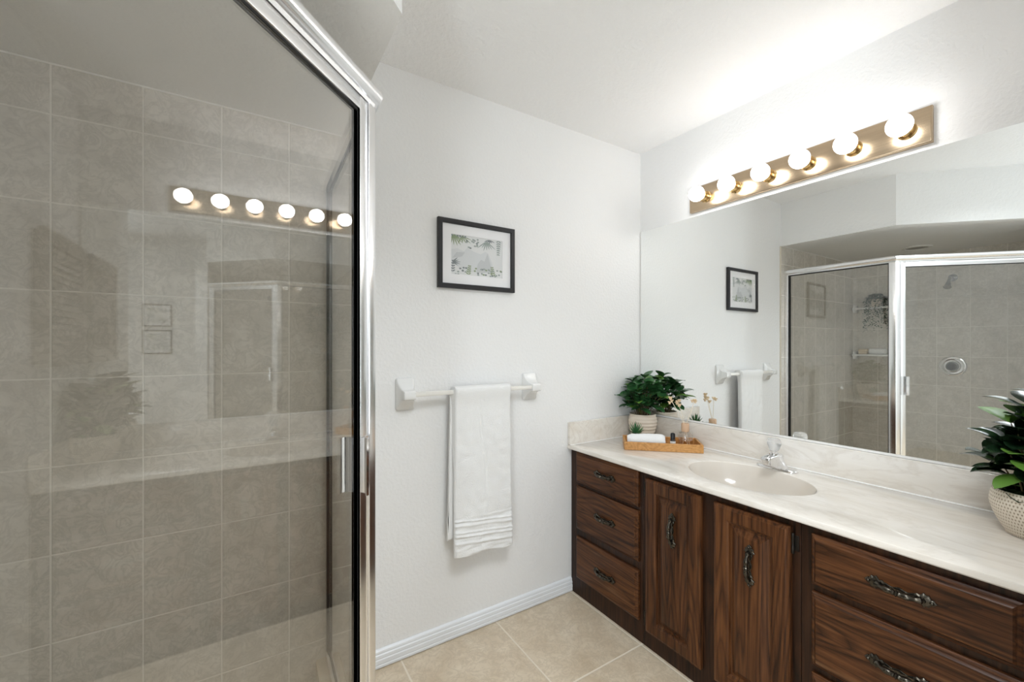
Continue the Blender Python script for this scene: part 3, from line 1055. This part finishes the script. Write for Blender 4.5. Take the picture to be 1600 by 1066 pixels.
# ================================================================== SHOWER ENCLOSURE
enc = thing('shower_enclosure', 'bright metal framed shower enclosure with fixed glass side panel on the tiled curb', 'shower enclosure', (P1.x, P1.y, 0.126))
ZH = 1.862
b = BM()
path_sweep(b, [P0, P1, P2], [(-0.020, ZH), (0.012, ZH), (0.014, 1.871), (0.021, 1.873), (0.027, 1.878), (0.0305, 1.886), (0.0305, 1.893),
                             (0.027, 1.901), (0.020, 1.906), (0.012, 1.904), (0.010, 1.898), (-0.020, 1.898)])
obj('header', b, M['alu'], enc, sharp=30)
b = BM()
path_sweep(b, [P0, P1 + Vector((0, 0.0))], [(-0.014, 0.1265), (0.014, 0.1265), (0.014, 0.158), (0.008, 0.162), (-0.008, 0.162), (-0.014, 0.158)])
dd = (P2 - P1).normalized()
path_sweep(b, [P1 + dd * 0.03, P2 - dd * 0.03], [(-0.016, 0.1265), (0.016, 0.1265), (0.016, 0.146), (0.010, 0.150), (-0.016, 0.150)])
obj('bottom_track', b, M['alu'], enc)
b = BM()
pst = [P1 - (P1 - P0).normalized() * 0.030, P1, P1 + dd * 0.020]
o1, o2 = offset_path(pst, 0.015), offset_path(pst, -0.015)
poly = [(p.x, p.y) for p in o1] + [(p.x, p.y) for p in o2[::-1]]
prism(b, poly, 0.162, ZH, 0.0015)
obj('corner_post', b, M['alu'], enc)
df_ = (P1 - P0).normalized()
nf_ = Vector((-df_.y, df_.x))
LF = (P1 - P0).length
def fbox(bm, s0, s1, o0, o1, z0, z1, bev=0.0):
    poly = [P0 + df_ * s0 + nf_ * o0, P0 + df_ * s1 + nf_ * o0, P0 + df_ * s1 + nf_ * o1, P0 + df_ * s0 + nf_ * o1]
    prism(bm, [(p.x, p.y) for p in poly], z0, z1, bev)
b = BM(); fbox(b, 0.0, 0.027, -0.013, 0.013, 0.162, ZH, 0.0015); obj('wall_jamb', b, M['alu'], enc)
b = BM()
hp = [P2 - dd * 0.022, P2]
o1, o2 = offset_path(hp, 0.014), offset_path(hp, -0.014)
prism(b, [(p.x, p.y) for p in o1] + [(p.x, p.y) for p in o2[::-1]], 0.152, ZH, 0.0015)
obj('hinge_post', b, M['alu'], enc)
b = BM(); fbox(b, 0.0272, LF - 0.0302, -0.003, 0.003, 0.163, ZH - 0.0005); obj('fixed_glass', b, M['pane'], enc)
b = BM()
for o0 in (-0.0065, 0.0035):
    fbox(b, 0.0272, 0.036, o0 - 0.006 * (o0 < 0), o0 + 0.003 + 0.006 * (o0 > 0), 0.163, ZH - 0.0005)
    fbox(b, LF - 0.036, LF - 0.0302, o0, o0 + 0.003, 0.163, ZH - 0.0005)
    fbox(b, 0.033, LF - 0.036, o0, o0 + 0.003, ZH - 0.0065, ZH - 0.0005)
    fbox(b, 0.033, LF - 0.036, o0, o0 + 0.003, 0.163, 0.168)
obj('gasket', b, M['gasket'], enc)

# door in the diagonal
DS, DE = 0.023, (P2 - P1).length - 0.025
nrm2 = Vector((-dd.y, dd.x))           # right of travel
room = nrm2 if nrm2.dot(Vector((1, -1))) > 0 else -nrm2
sd = thing('shower_door', 'clear glass shower door in bright metal frame with a chrome pull', 'shower door', tuple(P1 + dd * (DS + DE) / 2) + (0.152,))
def dbox(bm, s0, s1, o0, o1, z0, z1, bev=0.0):
    poly = [P1 + dd * s0 + room * o0, P1 + dd * s1 + room * o0, P1 + dd * s1 + room * o1, P1 + dd * s0 + room * o1]
    prism(bm, [(p.x, p.y) for p in poly], z0, z1, bev)
b = BM()
DZ0, DZ1, FW = 0.153, 1.859, 0.030
dbox(b, DS, DS + FW, -0.011, 0.012, DZ0, DZ1, 0.0015)
dbox(b, DE - FW, DE, -0.011, 0.012, DZ0, DZ1, 0.0015)
dbox(b, DS + FW, DE - FW, -0.011, 0.012, DZ1 - FW, DZ1, 0.0015)
dbox(b, DS + FW, DE - FW, -0.011, 0.012, DZ0, DZ0 + FW, 0.0015)
obj('door_frame', b, M['alu'], sd)
b = BM(); dbox(b, DS + FW - 0.0002, DE - FW + 0.0002, -0.003, 0.003, DZ0 + FW, DZ1 - FW); obj('door_glass', b, M['pane'], sd)
b = BM()
for o0 in (-0.0065, 0.0035):
    g = 0.003
    dbox(b, DS + FW, DS + FW + g, o0, o0 + 0.003, DZ0 + FW, DZ1 - FW)
    dbox(b, DE - FW - g, DE - FW, o0, o0 + 0.003, DZ0 + FW, DZ1 - FW)
    dbox(b, DS + FW + g, DE - FW - g, o0, o0 + 0.003, DZ1 - FW - g, DZ1 - FW)
    dbox(b, DS + FW + g, DE - FW - g, o0, o0 + 0.003, DZ0 + FW, DZ0 + FW + g)
obj('gasket', b, M['gasket'], sd)
for sg in (1, -1):
    b = BM()
    hz0, hz1 = 0.962, 1.087
    # bent plate: a foot on the stile, a lip standing off it
    sec_ = [(0.004, 0.0122), (0.004, 0.0150), (0.020, 0.0150), (0.024, 0.030), (0.034, 0.036), (0.040, 0.034), (0.040, 0.031), (0.034, 0.0325), (0.0270, 0.028), (0.0232, 0.0122)]
    rings = []
    for z in (hz0, hz1):
        ring = []
        for s, o in sec_:
            p = P1 + dd * (DS + s) + room * (o if sg > 0 else -(o - 0.001))
            ring.append((p.x, p.y, z))
        rings.append(ring)
    loft(b, rings)
    obj('handle', b, M['chrome'], sd)

# ------------------------------------------------------------------ shower fittings on the left wall
XW = XL + 0.0085
sv = thing('shower_valve', 'round chrome shower valve plate on the beige tile below the shower head', 'shower valve', (XW, -0.700, 1.12))
b = BM(); lathe(b, [(0.085, 0.0), (0.085, 0.004), (0.078, 0.009), (0.062, 0.012), (0.058, 0.010), (0.045, 0.012), (0.040, 0.020)], (XW, -0.70, 1.12), 'x', 40); obj('escutcheon', b, M['chrome'], sv)
b = BM(); lathe(b, [(0.032, 0.018), (0.034, 0.030), (0.033, 0.048), (0.028, 0.055), (0.012, 0.057)], (XW, -0.70, 1.12), 'x', 24); obj('knob', b, M['hinge'], sv)  # knob dark all over: a dark reflection put into its colour
sh = thing('shower_sprayer', 'small chrome shower head on a bent arm high on the tile', 'shower head', (XW, -0.700, 1.87))
b = BM(); lathe(b, [(0.030, 0.0), (0.028, 0.006), (0.014, 0.010)], (XW, -0.70, 1.87), 'x', 24)
tube(b, [(XW, -0.70, 1.87), (XW + 0.04, -0.70, 1.872), (XW + 0.08, -0.70, 1.862), (XW + 0.115, -0.70, 1.838)], 0.0085, 12); obj('arm', b, M['dark_chrome'], sh)
b = BM()
tube(b, [(XW + 0.112, -0.70, 1.842), (XW + 0.125, -0.70, 1.826), (XW + 0.135, -0.70, 1.812), (XW + 0.155, -0.70, 1.785), (XW + 0.160, -0.70, 1.779)],
     lambda s: 0.010 + 0.020 * max(0, s - 0.2), 16); obj('spray_head', b, M['dark_chrome'], sh)

def shelf(z, label, depth):
    t = thing('shower_shelf', label, 'shelf', (XW, -0.19, z), 'white shelves in the shower')
    b = BM(); box(b, (XW, -0.050, z), (XW + depth, -0.330, z + 0.018), 0.006); obj('ledge', b, M['ceramic'], t)
    b = BM(); box(b, (XW, -0.040, z - 0.03), (XW + depth + 0.008, -0.0495, z + 0.045), 0.004)
    ball(b, (XW + depth * 0.7, -0.045, z + 0.008), 0.022, 16, 10); obj('end_bracket', b, M['ceramic'], t)
    return t
shelf(1.195, 'lower white shower shelf carrying soap and a rolled cloth', 0.10)
shelf(1.640, 'upper white shower shelf carrying the trailing plant', 0.10)
for k, (y, z) in enumerate(((-0.105, 1.2132), (-0.105, 1.2384))):
    b = BM(); box(b, (XW + 0.02, y - 0.034, z), (XW + 0.075, y + 0.034, z + 0.025), 0.009, 3)
    tag(obj('soap_bar', b, M['soap'], None, loc=(XW + 0.047, y, z)), ('beige soap bar lying on the lower shower shelf under another bar', 'beige soap bar on top of the soap stack in the shower')[k], 'soap', 'soap bars in the shower')
b = BM(); lathe(b, [(0.010, -0.060), (0.026, -0.058), (0.028, 0.0), (0.026, 0.058), (0.010, 0.060)], (XW + 0.05, -0.215, 1.2415), 'y', 20)
tag(obj('rolled_cloth', b, M['towel'], None, loc=(XW + 0.05, -0.215, 1.2135)), 'white rolled cloth beside the soap on the lower shower shelf', 'towel')
hpz = 1.6583
hpl = thing('trailing_plant', 'grey green trailing plant hanging from the upper shower shelf', 'potted plant', (XW + 0.05, -0.20, hpz))
b = BM(); lathe(b, [(0.034, 0.0), (0.040, 0.004), (0.048, 0.06), (0.050, 0.072), (0.046, 0.072), (0.042, 0.06)], (XW + 0.052, -0.20, hpz), 'z', 24); obj('pot', b, M['pot_cream'], hpl)

# ------------------------------------------------------------------ leaves
def leaf(bm, base, d, up, L, W, curl=0.3, fold=0.25, seg=7, shape=1.0, mi_=0):
    """one leaf: mid rib along d, blade folded along it and curling away from up"""
    d = Vector(d).normalized()
    up = Vector(up)
    side = d.cross(up)
    if side.length < 1e-4:
        side = d.cross(Vector((1, 0, 0.2)))
    side.normalize()
    nrm = side.cross(d).normalized()
    p = Vector(base)
    rows = []
    for i in range(seg + 1):
        q = i / seg
        w = W * 0.5 * (math.sin(PI * min(1, q ** shape)) ** 0.75 if 0 < q < 1 else 0.0)
        ang = -curl * q
        dirv = d * math.cos(ang) + nrm * math.sin(ang)
        up_l = nrm * math.cos(ang) - d * math.sin(ang)
        if i:
            p = p + dirv * (L / seg)
        if w < 1e-5:
            rows.append([p.copy()])
        else:
            rows.append([p + side * w * math.cos(fold) + up_l * w * math.sin(fold), p + side * w * 0.5 + up_l * w * 0.35 * math.sin(fold), p.copy(),
                         p - side * w * 0.5 + up_l * w * 0.35 * math.sin(fold), p - side * w * math.cos(fold) + up_l * w * math.sin(fold)])
    return rows

def add_leaf(bm, rows, clamp=None, mi_=0):
    vr = []
    for r in rows:
        row = []
        for p in r:
            if clamp:
                p = clamp(Vector(p))
            row.append(bm.verts.new(p))
        vr.append(row)
    for a, c in zip(vr[:-1], vr[1:]):
        if len(a) == 1 and len(c) > 1:
            for k in range(len(c) - 1):
                f = bm.faces.new((a[0], c[k], c[k + 1])); f.material_index = mi_
        elif len(c) == 1 and len(a) > 1:
            for k in range(len(a) - 1):
                f = bm.faces.new((a[k + 1], a[k], c[0])); f.material_index = mi_
        elif len(a) > 1:
            for k in range(len(a) - 1):
                f = bm.faces.new((a[k], a[k + 1], c[k + 1], c[k])); f.material_index = mi_

# trailing strands
b = BM()
rnd = random.Random(11)
for k in range(26):
    a = 2 * PI * k / 26
    p = Vector((XW + 0.052 + 0.040 * math.cos(a), -0.20 + 0.040 * math.sin(a), hpz + 0.075))
    out = Vector((math.cos(a), math.sin(a), 0)) * rnd.uniform(0.02, 0.055)
    ln = rnd.uniform(0.12, 0.34)
    pts = [p, p + out * 0.6 + Vector((0, 0, 0.02)), p + out + Vector((0, 0, -0.03)), p + out * 1.05 + Vector((0, 0, -ln * 0.6)), p + out * 1.1 + Vector((0, 0, -ln))]
    for q in range(30):
        s = q / 30 * 4
        i = min(3, int(s)); f_ = s - i
        c = pts[i].lerp(pts[i + 1], f_)
        dv = Vector((rnd.uniform(-1, 1), rnd.uniform(-1, 1), rnd.uniform(-0.6, 0.2)))
        add_leaf(b, leaf(b, c, dv, (0, 0, 1), 0.020, 0.014, 0.3, 0.2, 3),
                 lambda v: Vector((max(v.x, XW + 0.002), min(v.y, -0.012), v.z)))
for k in range(150):
    a, e = rnd.uniform(0, 2 * PI), rnd.uniform(0.1, 1.4)
    c = Vector((XW + 0.052 + 0.055 * math.cos(a) * math.cos(e), -0.20 + 0.055 * math.sin(a) * math.cos(e), hpz + 0.07 + 0.055 * math.sin(e)))
    add_leaf(b, leaf(b, c, (math.cos(a), math.sin(a), rnd.uniform(-0.4, 0.4)), (0, 0, 1), 0.026, 0.017, 0.5, 0.2, 3),
             lambda v: Vector((max(v.x, XW + 0.002), min(v.y, -0.012), v.z)))
obj('foliage', b, M['vine'], hpl, sharp=80)

# recessed light in the soffit
cl = thing('recessed_light', 'round unlit recessed light in the underside of the shower soffit', 'ceiling light', (-2.66, -0.575, ZS))
b = BM(); lathe(b, [(0.095, 0.0), (0.093, -0.006), (0.074, -0.009), (0.070, -0.004), (0.070, 0.0)], (-2.66, -0.575, ZS - 0.0003), 'z', 40); obj('trim_ring', b, M['can_trim'], cl)
b = BM(); lathe(b, [(0.0695, -0.0005), (0.069, -0.0035), (0.035, -0.0045), (0.004, -0.005)], (-2.66, -0.575, ZS - 0.0003), 'z', 40); obj('lens', b, M['can_lens'], cl)

# ================================================================== MEDICINE CABINET WITH LOUVRED DOOR on the end wall
mc = thing('medicine_cabinet', 'louvered door medicine cabinet on the end wall reflected in the shower glass', 'cabinet', (-0.29, YE, 1.21))
b = BM(); box(b, (-0.510, YE + 0.0005, 1.225), (-0.070, YE + 0.018, 1.73), 0.001, 1); obj('body', b, M['louver'], mc)
b = BM()
xa, xb, za, zb, st = -0.522, -0.057, 1.2125, 1.743, 0.052
y0, y1 = YE + 0.0185, YE + 0.040
box(b, (xa, y0, za), (xa + st, y1, zb), 0.002); box(b, (xb - st, y0, za), (xb, y1, zb), 0.002)
box(b, (xa + st, y0, za), (xb - st, y1, za + 0.065), 0.002); box(b, (xa + st, y0, zb - 0.06), (xb - st, y1, zb), 0.002)
nsl = 15
for k in range(nsl):
    zc = za + 0.065 + (zb - za - 0.125) * (k + 0.5) / nsl
    ring0 = [(xa + st, y0 + 0.002, zc + 0.012), (xa + st, y0 + 0.006, zc + 0.015), (xa + st, y1 - 0.002, zc - 0.011), (xa + st, y1 - 0.006, zc - 0.014)]
    loft(b, [ring0, [(xb - st, p[1], p[2]) for p in ring0]])
obj('louvered_door', b, M['louver'], mc)

# ================================================================== THINGS ON THE COUNTERTOP
# bamboo tray
TU, TN = Vector((0.719, -0.695)).normalized(), Vector((0.695, 0.719)).normalized()
TO = Vector((-0.400, -0.242))
TL_, TD_ = 0.370, 0.168
def tp(u, n, z=0.0):
    p = TO + TU * u + TN * n
    return (p.x, p.y, z)
tr = thing('tray', 'rectangular bamboo tray of toiletries standing on the countertop corner', 'tray', tp(TL_ / 2, TD_ / 2, ZC))
def tbox(bm, u0, u1, n0, n1, z0, z1, bev=0.0015):
    prism(bm, [tp(u0, n0)[:2], tp(u1, n0)[:2], tp(u1, n1)[:2], tp(u0, n1)[:2]], z0, z1, bev)
zr = ZC + 0.041
b = BM(); tbox(b, 0.0094, TL_ - 0.0094, 0.0094, TD_ - 0.0094, ZC + 0.0006, ZC + 0.007, 0.0); obj('tray_base', b, M['bamboo'], tr)
b = BM()
def tring(i, z):
    return [tp(i, i, z), tp(TL_ - i, i, z), tp(TL_ - i, TD_ - i, z), tp(i, TD_ - i, z)]
loft(b, [tring(0.002, ZC + 0.0005), tring(0.0, ZC + 0.002), tring(0.0, zr - 0.002), tring(0.0015, zr), tring(0.008, zr), tring(0.0095, zr - 0.0015), tring(0.0095, ZC + 0.0005)], False, False)
bmesh.ops.bevel(b, geom=[e for e in b.edges if abs(e.verts[0].co.z - e.verts[1].co.z) > 0.02], offset=0.0015, segments=2, affect='EDGES')
obj('tray_rim', b, M['bamboo'], tr, sharp=30)
ZB = ZC + 0.0075

# rolled face towel: a spiral of cloth
b = BM()
uc0, uc1, nc, R0 = 0.020, 0.200, 0.056, 0.0320
sp = []
for k in range(90):
    a = k / 89 * 2.6 * 2 * PI
    r = 0.006 + (R0 - 0.006) * (k / 89)
    sp.append((r * math.cos(a), r * math.sin(a)))
th = 0.0035
rings = []
for i in range(31):
    q = i / 30
    u = uc0 + (uc1 - uc0) * q
    sw = 0.98 + 0.07 * math.sin(q * 5.2 - 1.9) - 0.22 * (max(0, abs(q - 0.5) - 0.38) / 0.12) ** 2
    ring = []
    out_, in_ = [], []
    for k, (dn, dz) in enumerate(sp):
        r = math.hypot(dn, dz)
        for arr, f_ in ((out_, (r + th) / r), (in_, (r - th) / r)):
            arr.append((dn * f_ * sw, dz * f_ * sw))
    for dn, dz in out_ + in_[::-1]:
        ring.append(tp(u + 0.004 * math.sin(dn * 120), nc + dn, max(ZB + 0.0005, ZB + 0.0345 + dz + 0.0012 * mnoise.noise(Vector((u * 90, dn * 70, dz * 70))))))
    rings.append(ring)
loft(b, rings)
bmesh.ops.triangulate(b, faces=[f for f in b.faces if len(f.verts) > 4])
tag(obj('rolled_towel', b, M['towel'], None, sharp=60, loc=tp(0.11, nc, ZB)), 'small white face towel rolled up in the bamboo tray', 'towel')

# dark dropper bottle
pc = tp(0.237, 0.050)
bt = thing('essence_bottle', 'tiny dark bottle with black cap between rolled towel and diffuser', 'bottle', (pc[0], pc[1], ZB))
b = BM(); lathe(b, [(0.0115, 0.0), (0.0128, 0.002), (0.0128, 0.040), (0.0095, 0.045), (0.0085, 0.048)], (pc[0], pc[1], ZB), 'z', 24); obj('bottle_body', b, M['amber'], bt)
b = BM(); lathe(b, [(0.0130, 0.008), (0.0132, 0.0082), (0.0132, 0.0375), (0.0130, 0.0377)], (pc[0], pc[1], ZB), 'z', 24); obj('paper_label', b, M['label_paper'], bt)
b = BM()
for k in range(20):
    pass
lathe(b, [(0.0108, 0.046), (0.0112, 0.0465), (0.0112, 0.070), (0.0095, 0.0755), (0.005, 0.0775), (0.001, 0.078)], (pc[0], pc[1], ZB), 'z', 20); obj('cap', b, M['black_plastic'], bt)

# reed diffuser
pc = tp(0.302, 0.085)
df = thing('reed_diffuser', 'clear glass reed diffuser with wooden collar and dried blossom stems', 'diffuser', (pc[0], pc[1], ZB))
b = BM()
lathe(b, [(0.030, 0.0), (0.035, 0.002), (0.0365, 0.006), (0.0365, 0.066), (0.033, 0.075), (0.020, 0.080), (0.0165, 0.083), (0.0165, 0.089), (0.0135, 0.089), (0.0135, 0.081), (0.020, 0.0765), (0.031, 0.071), (0.0335, 0.065), (0.0335, 0.008), (0.030, 0.005), (0.002, 0.005)],
      (pc[0], pc[1], ZB), 'z', 36); obj('glass_bottle', b, M['clear'], df)
b = BM(); lathe(b, [(0.002, 0.0055), (0.0295, 0.0055), (0.0328, 0.0085), (0.0330, 0.040), (0.002, 0.0402)], (pc[0], pc[1], ZB), 'z', 36); obj('oil', b, M['liquid'], df)
b = BM(); lathe(b, [(0.0170, 0.082), (0.0185, 0.0825), (0.0190, 0.085), (0.0190, 0.119), (0.0175, 0.122), (0.006, 0.122), (0.006, 0.090), (0.0170, 0.090)], (pc[0], pc[1], ZB), 'z', 28); obj('collar', b, M['cap_wood'], df)
tips = [((-0.034, 0.064), 0.242), ((-0.012, 0.036), 0.226), ((0.034, -0.028), 0.236)]
cc = Vector((pc[0], pc[1], ZB))
for (ox, oy), hh in tips:
    b = BM()
    # lean of each stem, a wiggle near the blossom
    tipp = cc + Vector((ox, oy, hh))
    base = cc + Vector((-ox * 0.30, -oy * 0.30, 0.012))
    neck = cc + Vector((ox * 0.06, oy * 0.06, 0.115))
    pts = [base, neck, neck.lerp(tipp, 0.5) + Vector((0.002, -0.002, 0)), tipp]
    tube(b, pts, 0.0013, 6)
    stem_o = obj('stem', b, M['reed'], df)
    b = BM()
    rnd = random.Random(int(hh * 1000))
    nb = 4 if ox < 0 else 2
    for k in range(nb + 1):
        c = tipp + Vector((rnd.uniform(-0.012, 0.012), rnd.uniform(-0.012, 0.012), rnd.uniform(-0.03, 0.004))) * (1 if k else 0.2)
        for j in range(6):
            a = j * 2 * PI / 6
            add_leaf(b, leaf(b, c, (math.cos(a), math.sin(a), 0.35), (0, 0, 1), 0.015, 0.014, -0.6, 0.3, 4))
        ball(b, c, 0.0055, 8, 6)
    obj('blossom', b, M['blossom'], stem_o, sharp=70)

# small succulent
pc = tp(0.066, 0.128)
su = thing('succulent', 'small spiky green succulent at the back corner of the bamboo tray', 'potted plant', (pc[0], pc[1], ZB))
b = BM(); lathe(b, [(0.019, 0.0), (0.021, 0.002), (0.0255, 0.050), (0.0258, 0.054), (0.0230, 0.054), (0.0215, 0.048), (0.001, 0.047)], (pc[0], pc[1], ZB), 'z', 24); obj('pot', b, M['pot_cream'], su)
b = BM()
rnd = random.Random(4)
for ring_, (cnt, el, L) in enumerate(((8, 0.35, 0.040), (8, 0.75, 0.048), (7, 1.05, 0.054), (4, 1.35, 0.058))):
    for k in range(cnt):
        a = 2 * PI * (k + 0.5 * ring_) / cnt + rnd.uniform(-0.15, 0.15)
        e = el + rnd.uniform(-0.1, 0.1)
        d = Vector((math.cos(a) * math.cos(e), math.sin(a) * math.cos(e), math.sin(e)))
        c = Vector((pc[0], pc[1], ZB + 0.052)) + Vector((d.x, d.y, 0)) * 0.006
        tube(b, [c, c + d * L * 0.35 + Vector((0, 0, 0.001)), c + d * L * 0.75 + Vector((0, 0, 0.003)), c + d * L + Vector((0, 0, 0.006))],
             lambda s: 0.0058 * (1 - s) ** 0.8 + 0.0004, 6, 0.55)
obj('leaf_rosette', b, M['succulent'], su, sharp=60)

# ------------------------------------------------------------------ leafy plant in the ribbed pot (corner)
def bushy(parent, c, zpot, stems, clampf, mats, leafL, leafW, spread, hgt, seed, shape, nper, young=0.0):
    rnd = random.Random(seed)
    fb, sb = BM(), BM()
    for k in range(stems):
        a = 2 * PI * k * 0.381966 + rnd.uniform(-0.2, 0.2)
        rr = math.sqrt((k + 0.5) / stems)
        tip = Vector((c[0] + spread * rr * math.cos(a), c[1] + spread * rr * math.sin(a), zpot + hgt * (1 - 0.62 * rr ** 2.2) * rnd.uniform(0.85, 1.08)))
        root = Vector((c[0] + 0.03 * rr * math.cos(a), c[1] + 0.03 * rr * math.sin(a), zpot - 0.02))
        mid = root.lerp(tip, 0.55) + Vector((0, 0, 0.035))
        pts = []
        for q in range(7):
            s = q / 6
            pts.append(clampf(root * (1 - s) ** 2 + mid * 2 * s * (1 - s) + tip * s * s))
        tube(sb, pts, lambda s: 0.0024 - 0.001 * s, 6)
        d_tip = (pts[-1] - pts[-3]).normalized()
        ph = rnd.uniform(0, 6)
        for j in range(nper):
            s = 1.0 - 0.62 * (j // 2) / max(1, nper // 2 - 1) if nper > 2 else 1.0
            i = min(5, int(s * 6)); f_ = s * 6 - i
            base = pts[i].lerp(pts[min(6, i + 1)], f_)
            aa = ph + j * 2.4
            el = 0.45 if j < 3 else rnd.uniform(-0.25, 0.35)
            dv = Vector((math.cos(aa), math.sin(aa), el)) + d_tip * (0.55 if j < 3 else 0.15) + Vector((math.cos(a), math.sin(a), 0)) * 0.45 * rr
            L = leafL * rnd.uniform(0.75, 1.12) * (1.0 if j else 0.75)
            add_leaf(fb, leaf(fb, base, dv, (0, 0, 1), L, leafW * rnd.uniform(0.85, 1.1), rnd.uniform(0.3, 0.9), rnd.uniform(0.12, 0.35), 8, shape),
                     clampf, 1 if rnd.random() < young else 0)
    obj('stems', sb, M['stem'], parent)
    obj('foliage', fb, mats, parent, sharp=80)

pl_c = (-0.100, -0.100)
pa = thing('potted_plant', 'bushy green plant in a ribbed cream pot in the mirror corner', 'potted plant', (*pl_c, ZC), 'potted plants on the countertop')
b = BM()
prof = [(0.050, 0.0005), (0.054, 0.002)]
for k in range(61):
    q = k / 60
    r = 0.056 + 0.0225 * math.sin(min(1, q * 1.15) * PI * 0.56) - 0.0075 * max(0, q - 0.75) / 0.25
    prof.append((r + 0.0013 * math.cos(q * 7 * 2 * PI), 0.003 + 0.132 * q))
prof += [(0.069, 0.138), (0.066, 0.137), (0.065, 0.118), (0.060, 0.115), (0.002, 0.115)]
lathe(b, prof, (*pl_c, ZC), 'z', 48); obj('pot', b, M['pot_cream'], pa, sharp=50)
b = BM(); lathe(b, [(0.0015, 0.1155), (0.0635, 0.1155), (0.062, 0.121), (0.030, 0.125), (0.0015, 0.126)], (*pl_c, ZC), 'z', 24); obj('soil', b, M['soil'], pa)
bushy(pa, pl_c, ZC + 0.138, 26, lambda v: Vector((min(v.x, -0.010 - 0.02 * (v.z < 0.90)), min(v.y, -0.006 - 0.02 * (v.z < 0.90)), v.z)),
      [M['leaf'], M['leaf_young']], 0.080, 0.056, 0.112, 0.20, 21, 0.9, 6, 0.10)

# ------------------------------------------------------------------ big leaved plant in the dimpled pot (right)
pr_c = (-0.178, -1.513)
pb = thing('potted_plant', 'dark big leaved plant in a round dimpled cream pot at the right end', 'potted plant', (*pr_c, ZC), 'potted plants on the countertop')
b = BM()
prof = [(0.052, 0.0005), (0.056, 0.002)]
for k in range(31):
    q = k / 30
    prof.append((0.054 + 0.034 * math.sin(q * PI * 0.60) ** 0.9 - 0.006 * max(0, q - 0.7) / 0.3, 0.003 + 0.118 * q))
prof += [(0.078, 0.1225), (0.075, 0.121), (0.073, 0.104), (0.070, 0.100), (0.002, 0.100)]
lathe(b, prof, (*pr_c, ZC), 'z', 56); obj('pot', b, M['pot_woven'], pb, sharp=50)
b = BM(); lathe(b, [(0.0015, 0.1005), (0.071, 0.1005), (0.070, 0.107), (0.040, 0.112), (0.0015, 0.113)], (*pr_c, ZC), 'z', 24); obj('soil', b, M['soil'], pb)
bushy(pb, pr_c, ZC + 0.122, 20, lambda v: Vector((min(v.x, -0.012 - 0.015 * (v.z < 0.90)), max(v.y, YE + 0.01 + 0.02 * (v.z < 0.9)), v.z)),
      [M['leaf_dark'], M['leaf_young']], 0.086, 0.066, 0.078, 0.225, 35, 1.1, 7, 0.10)
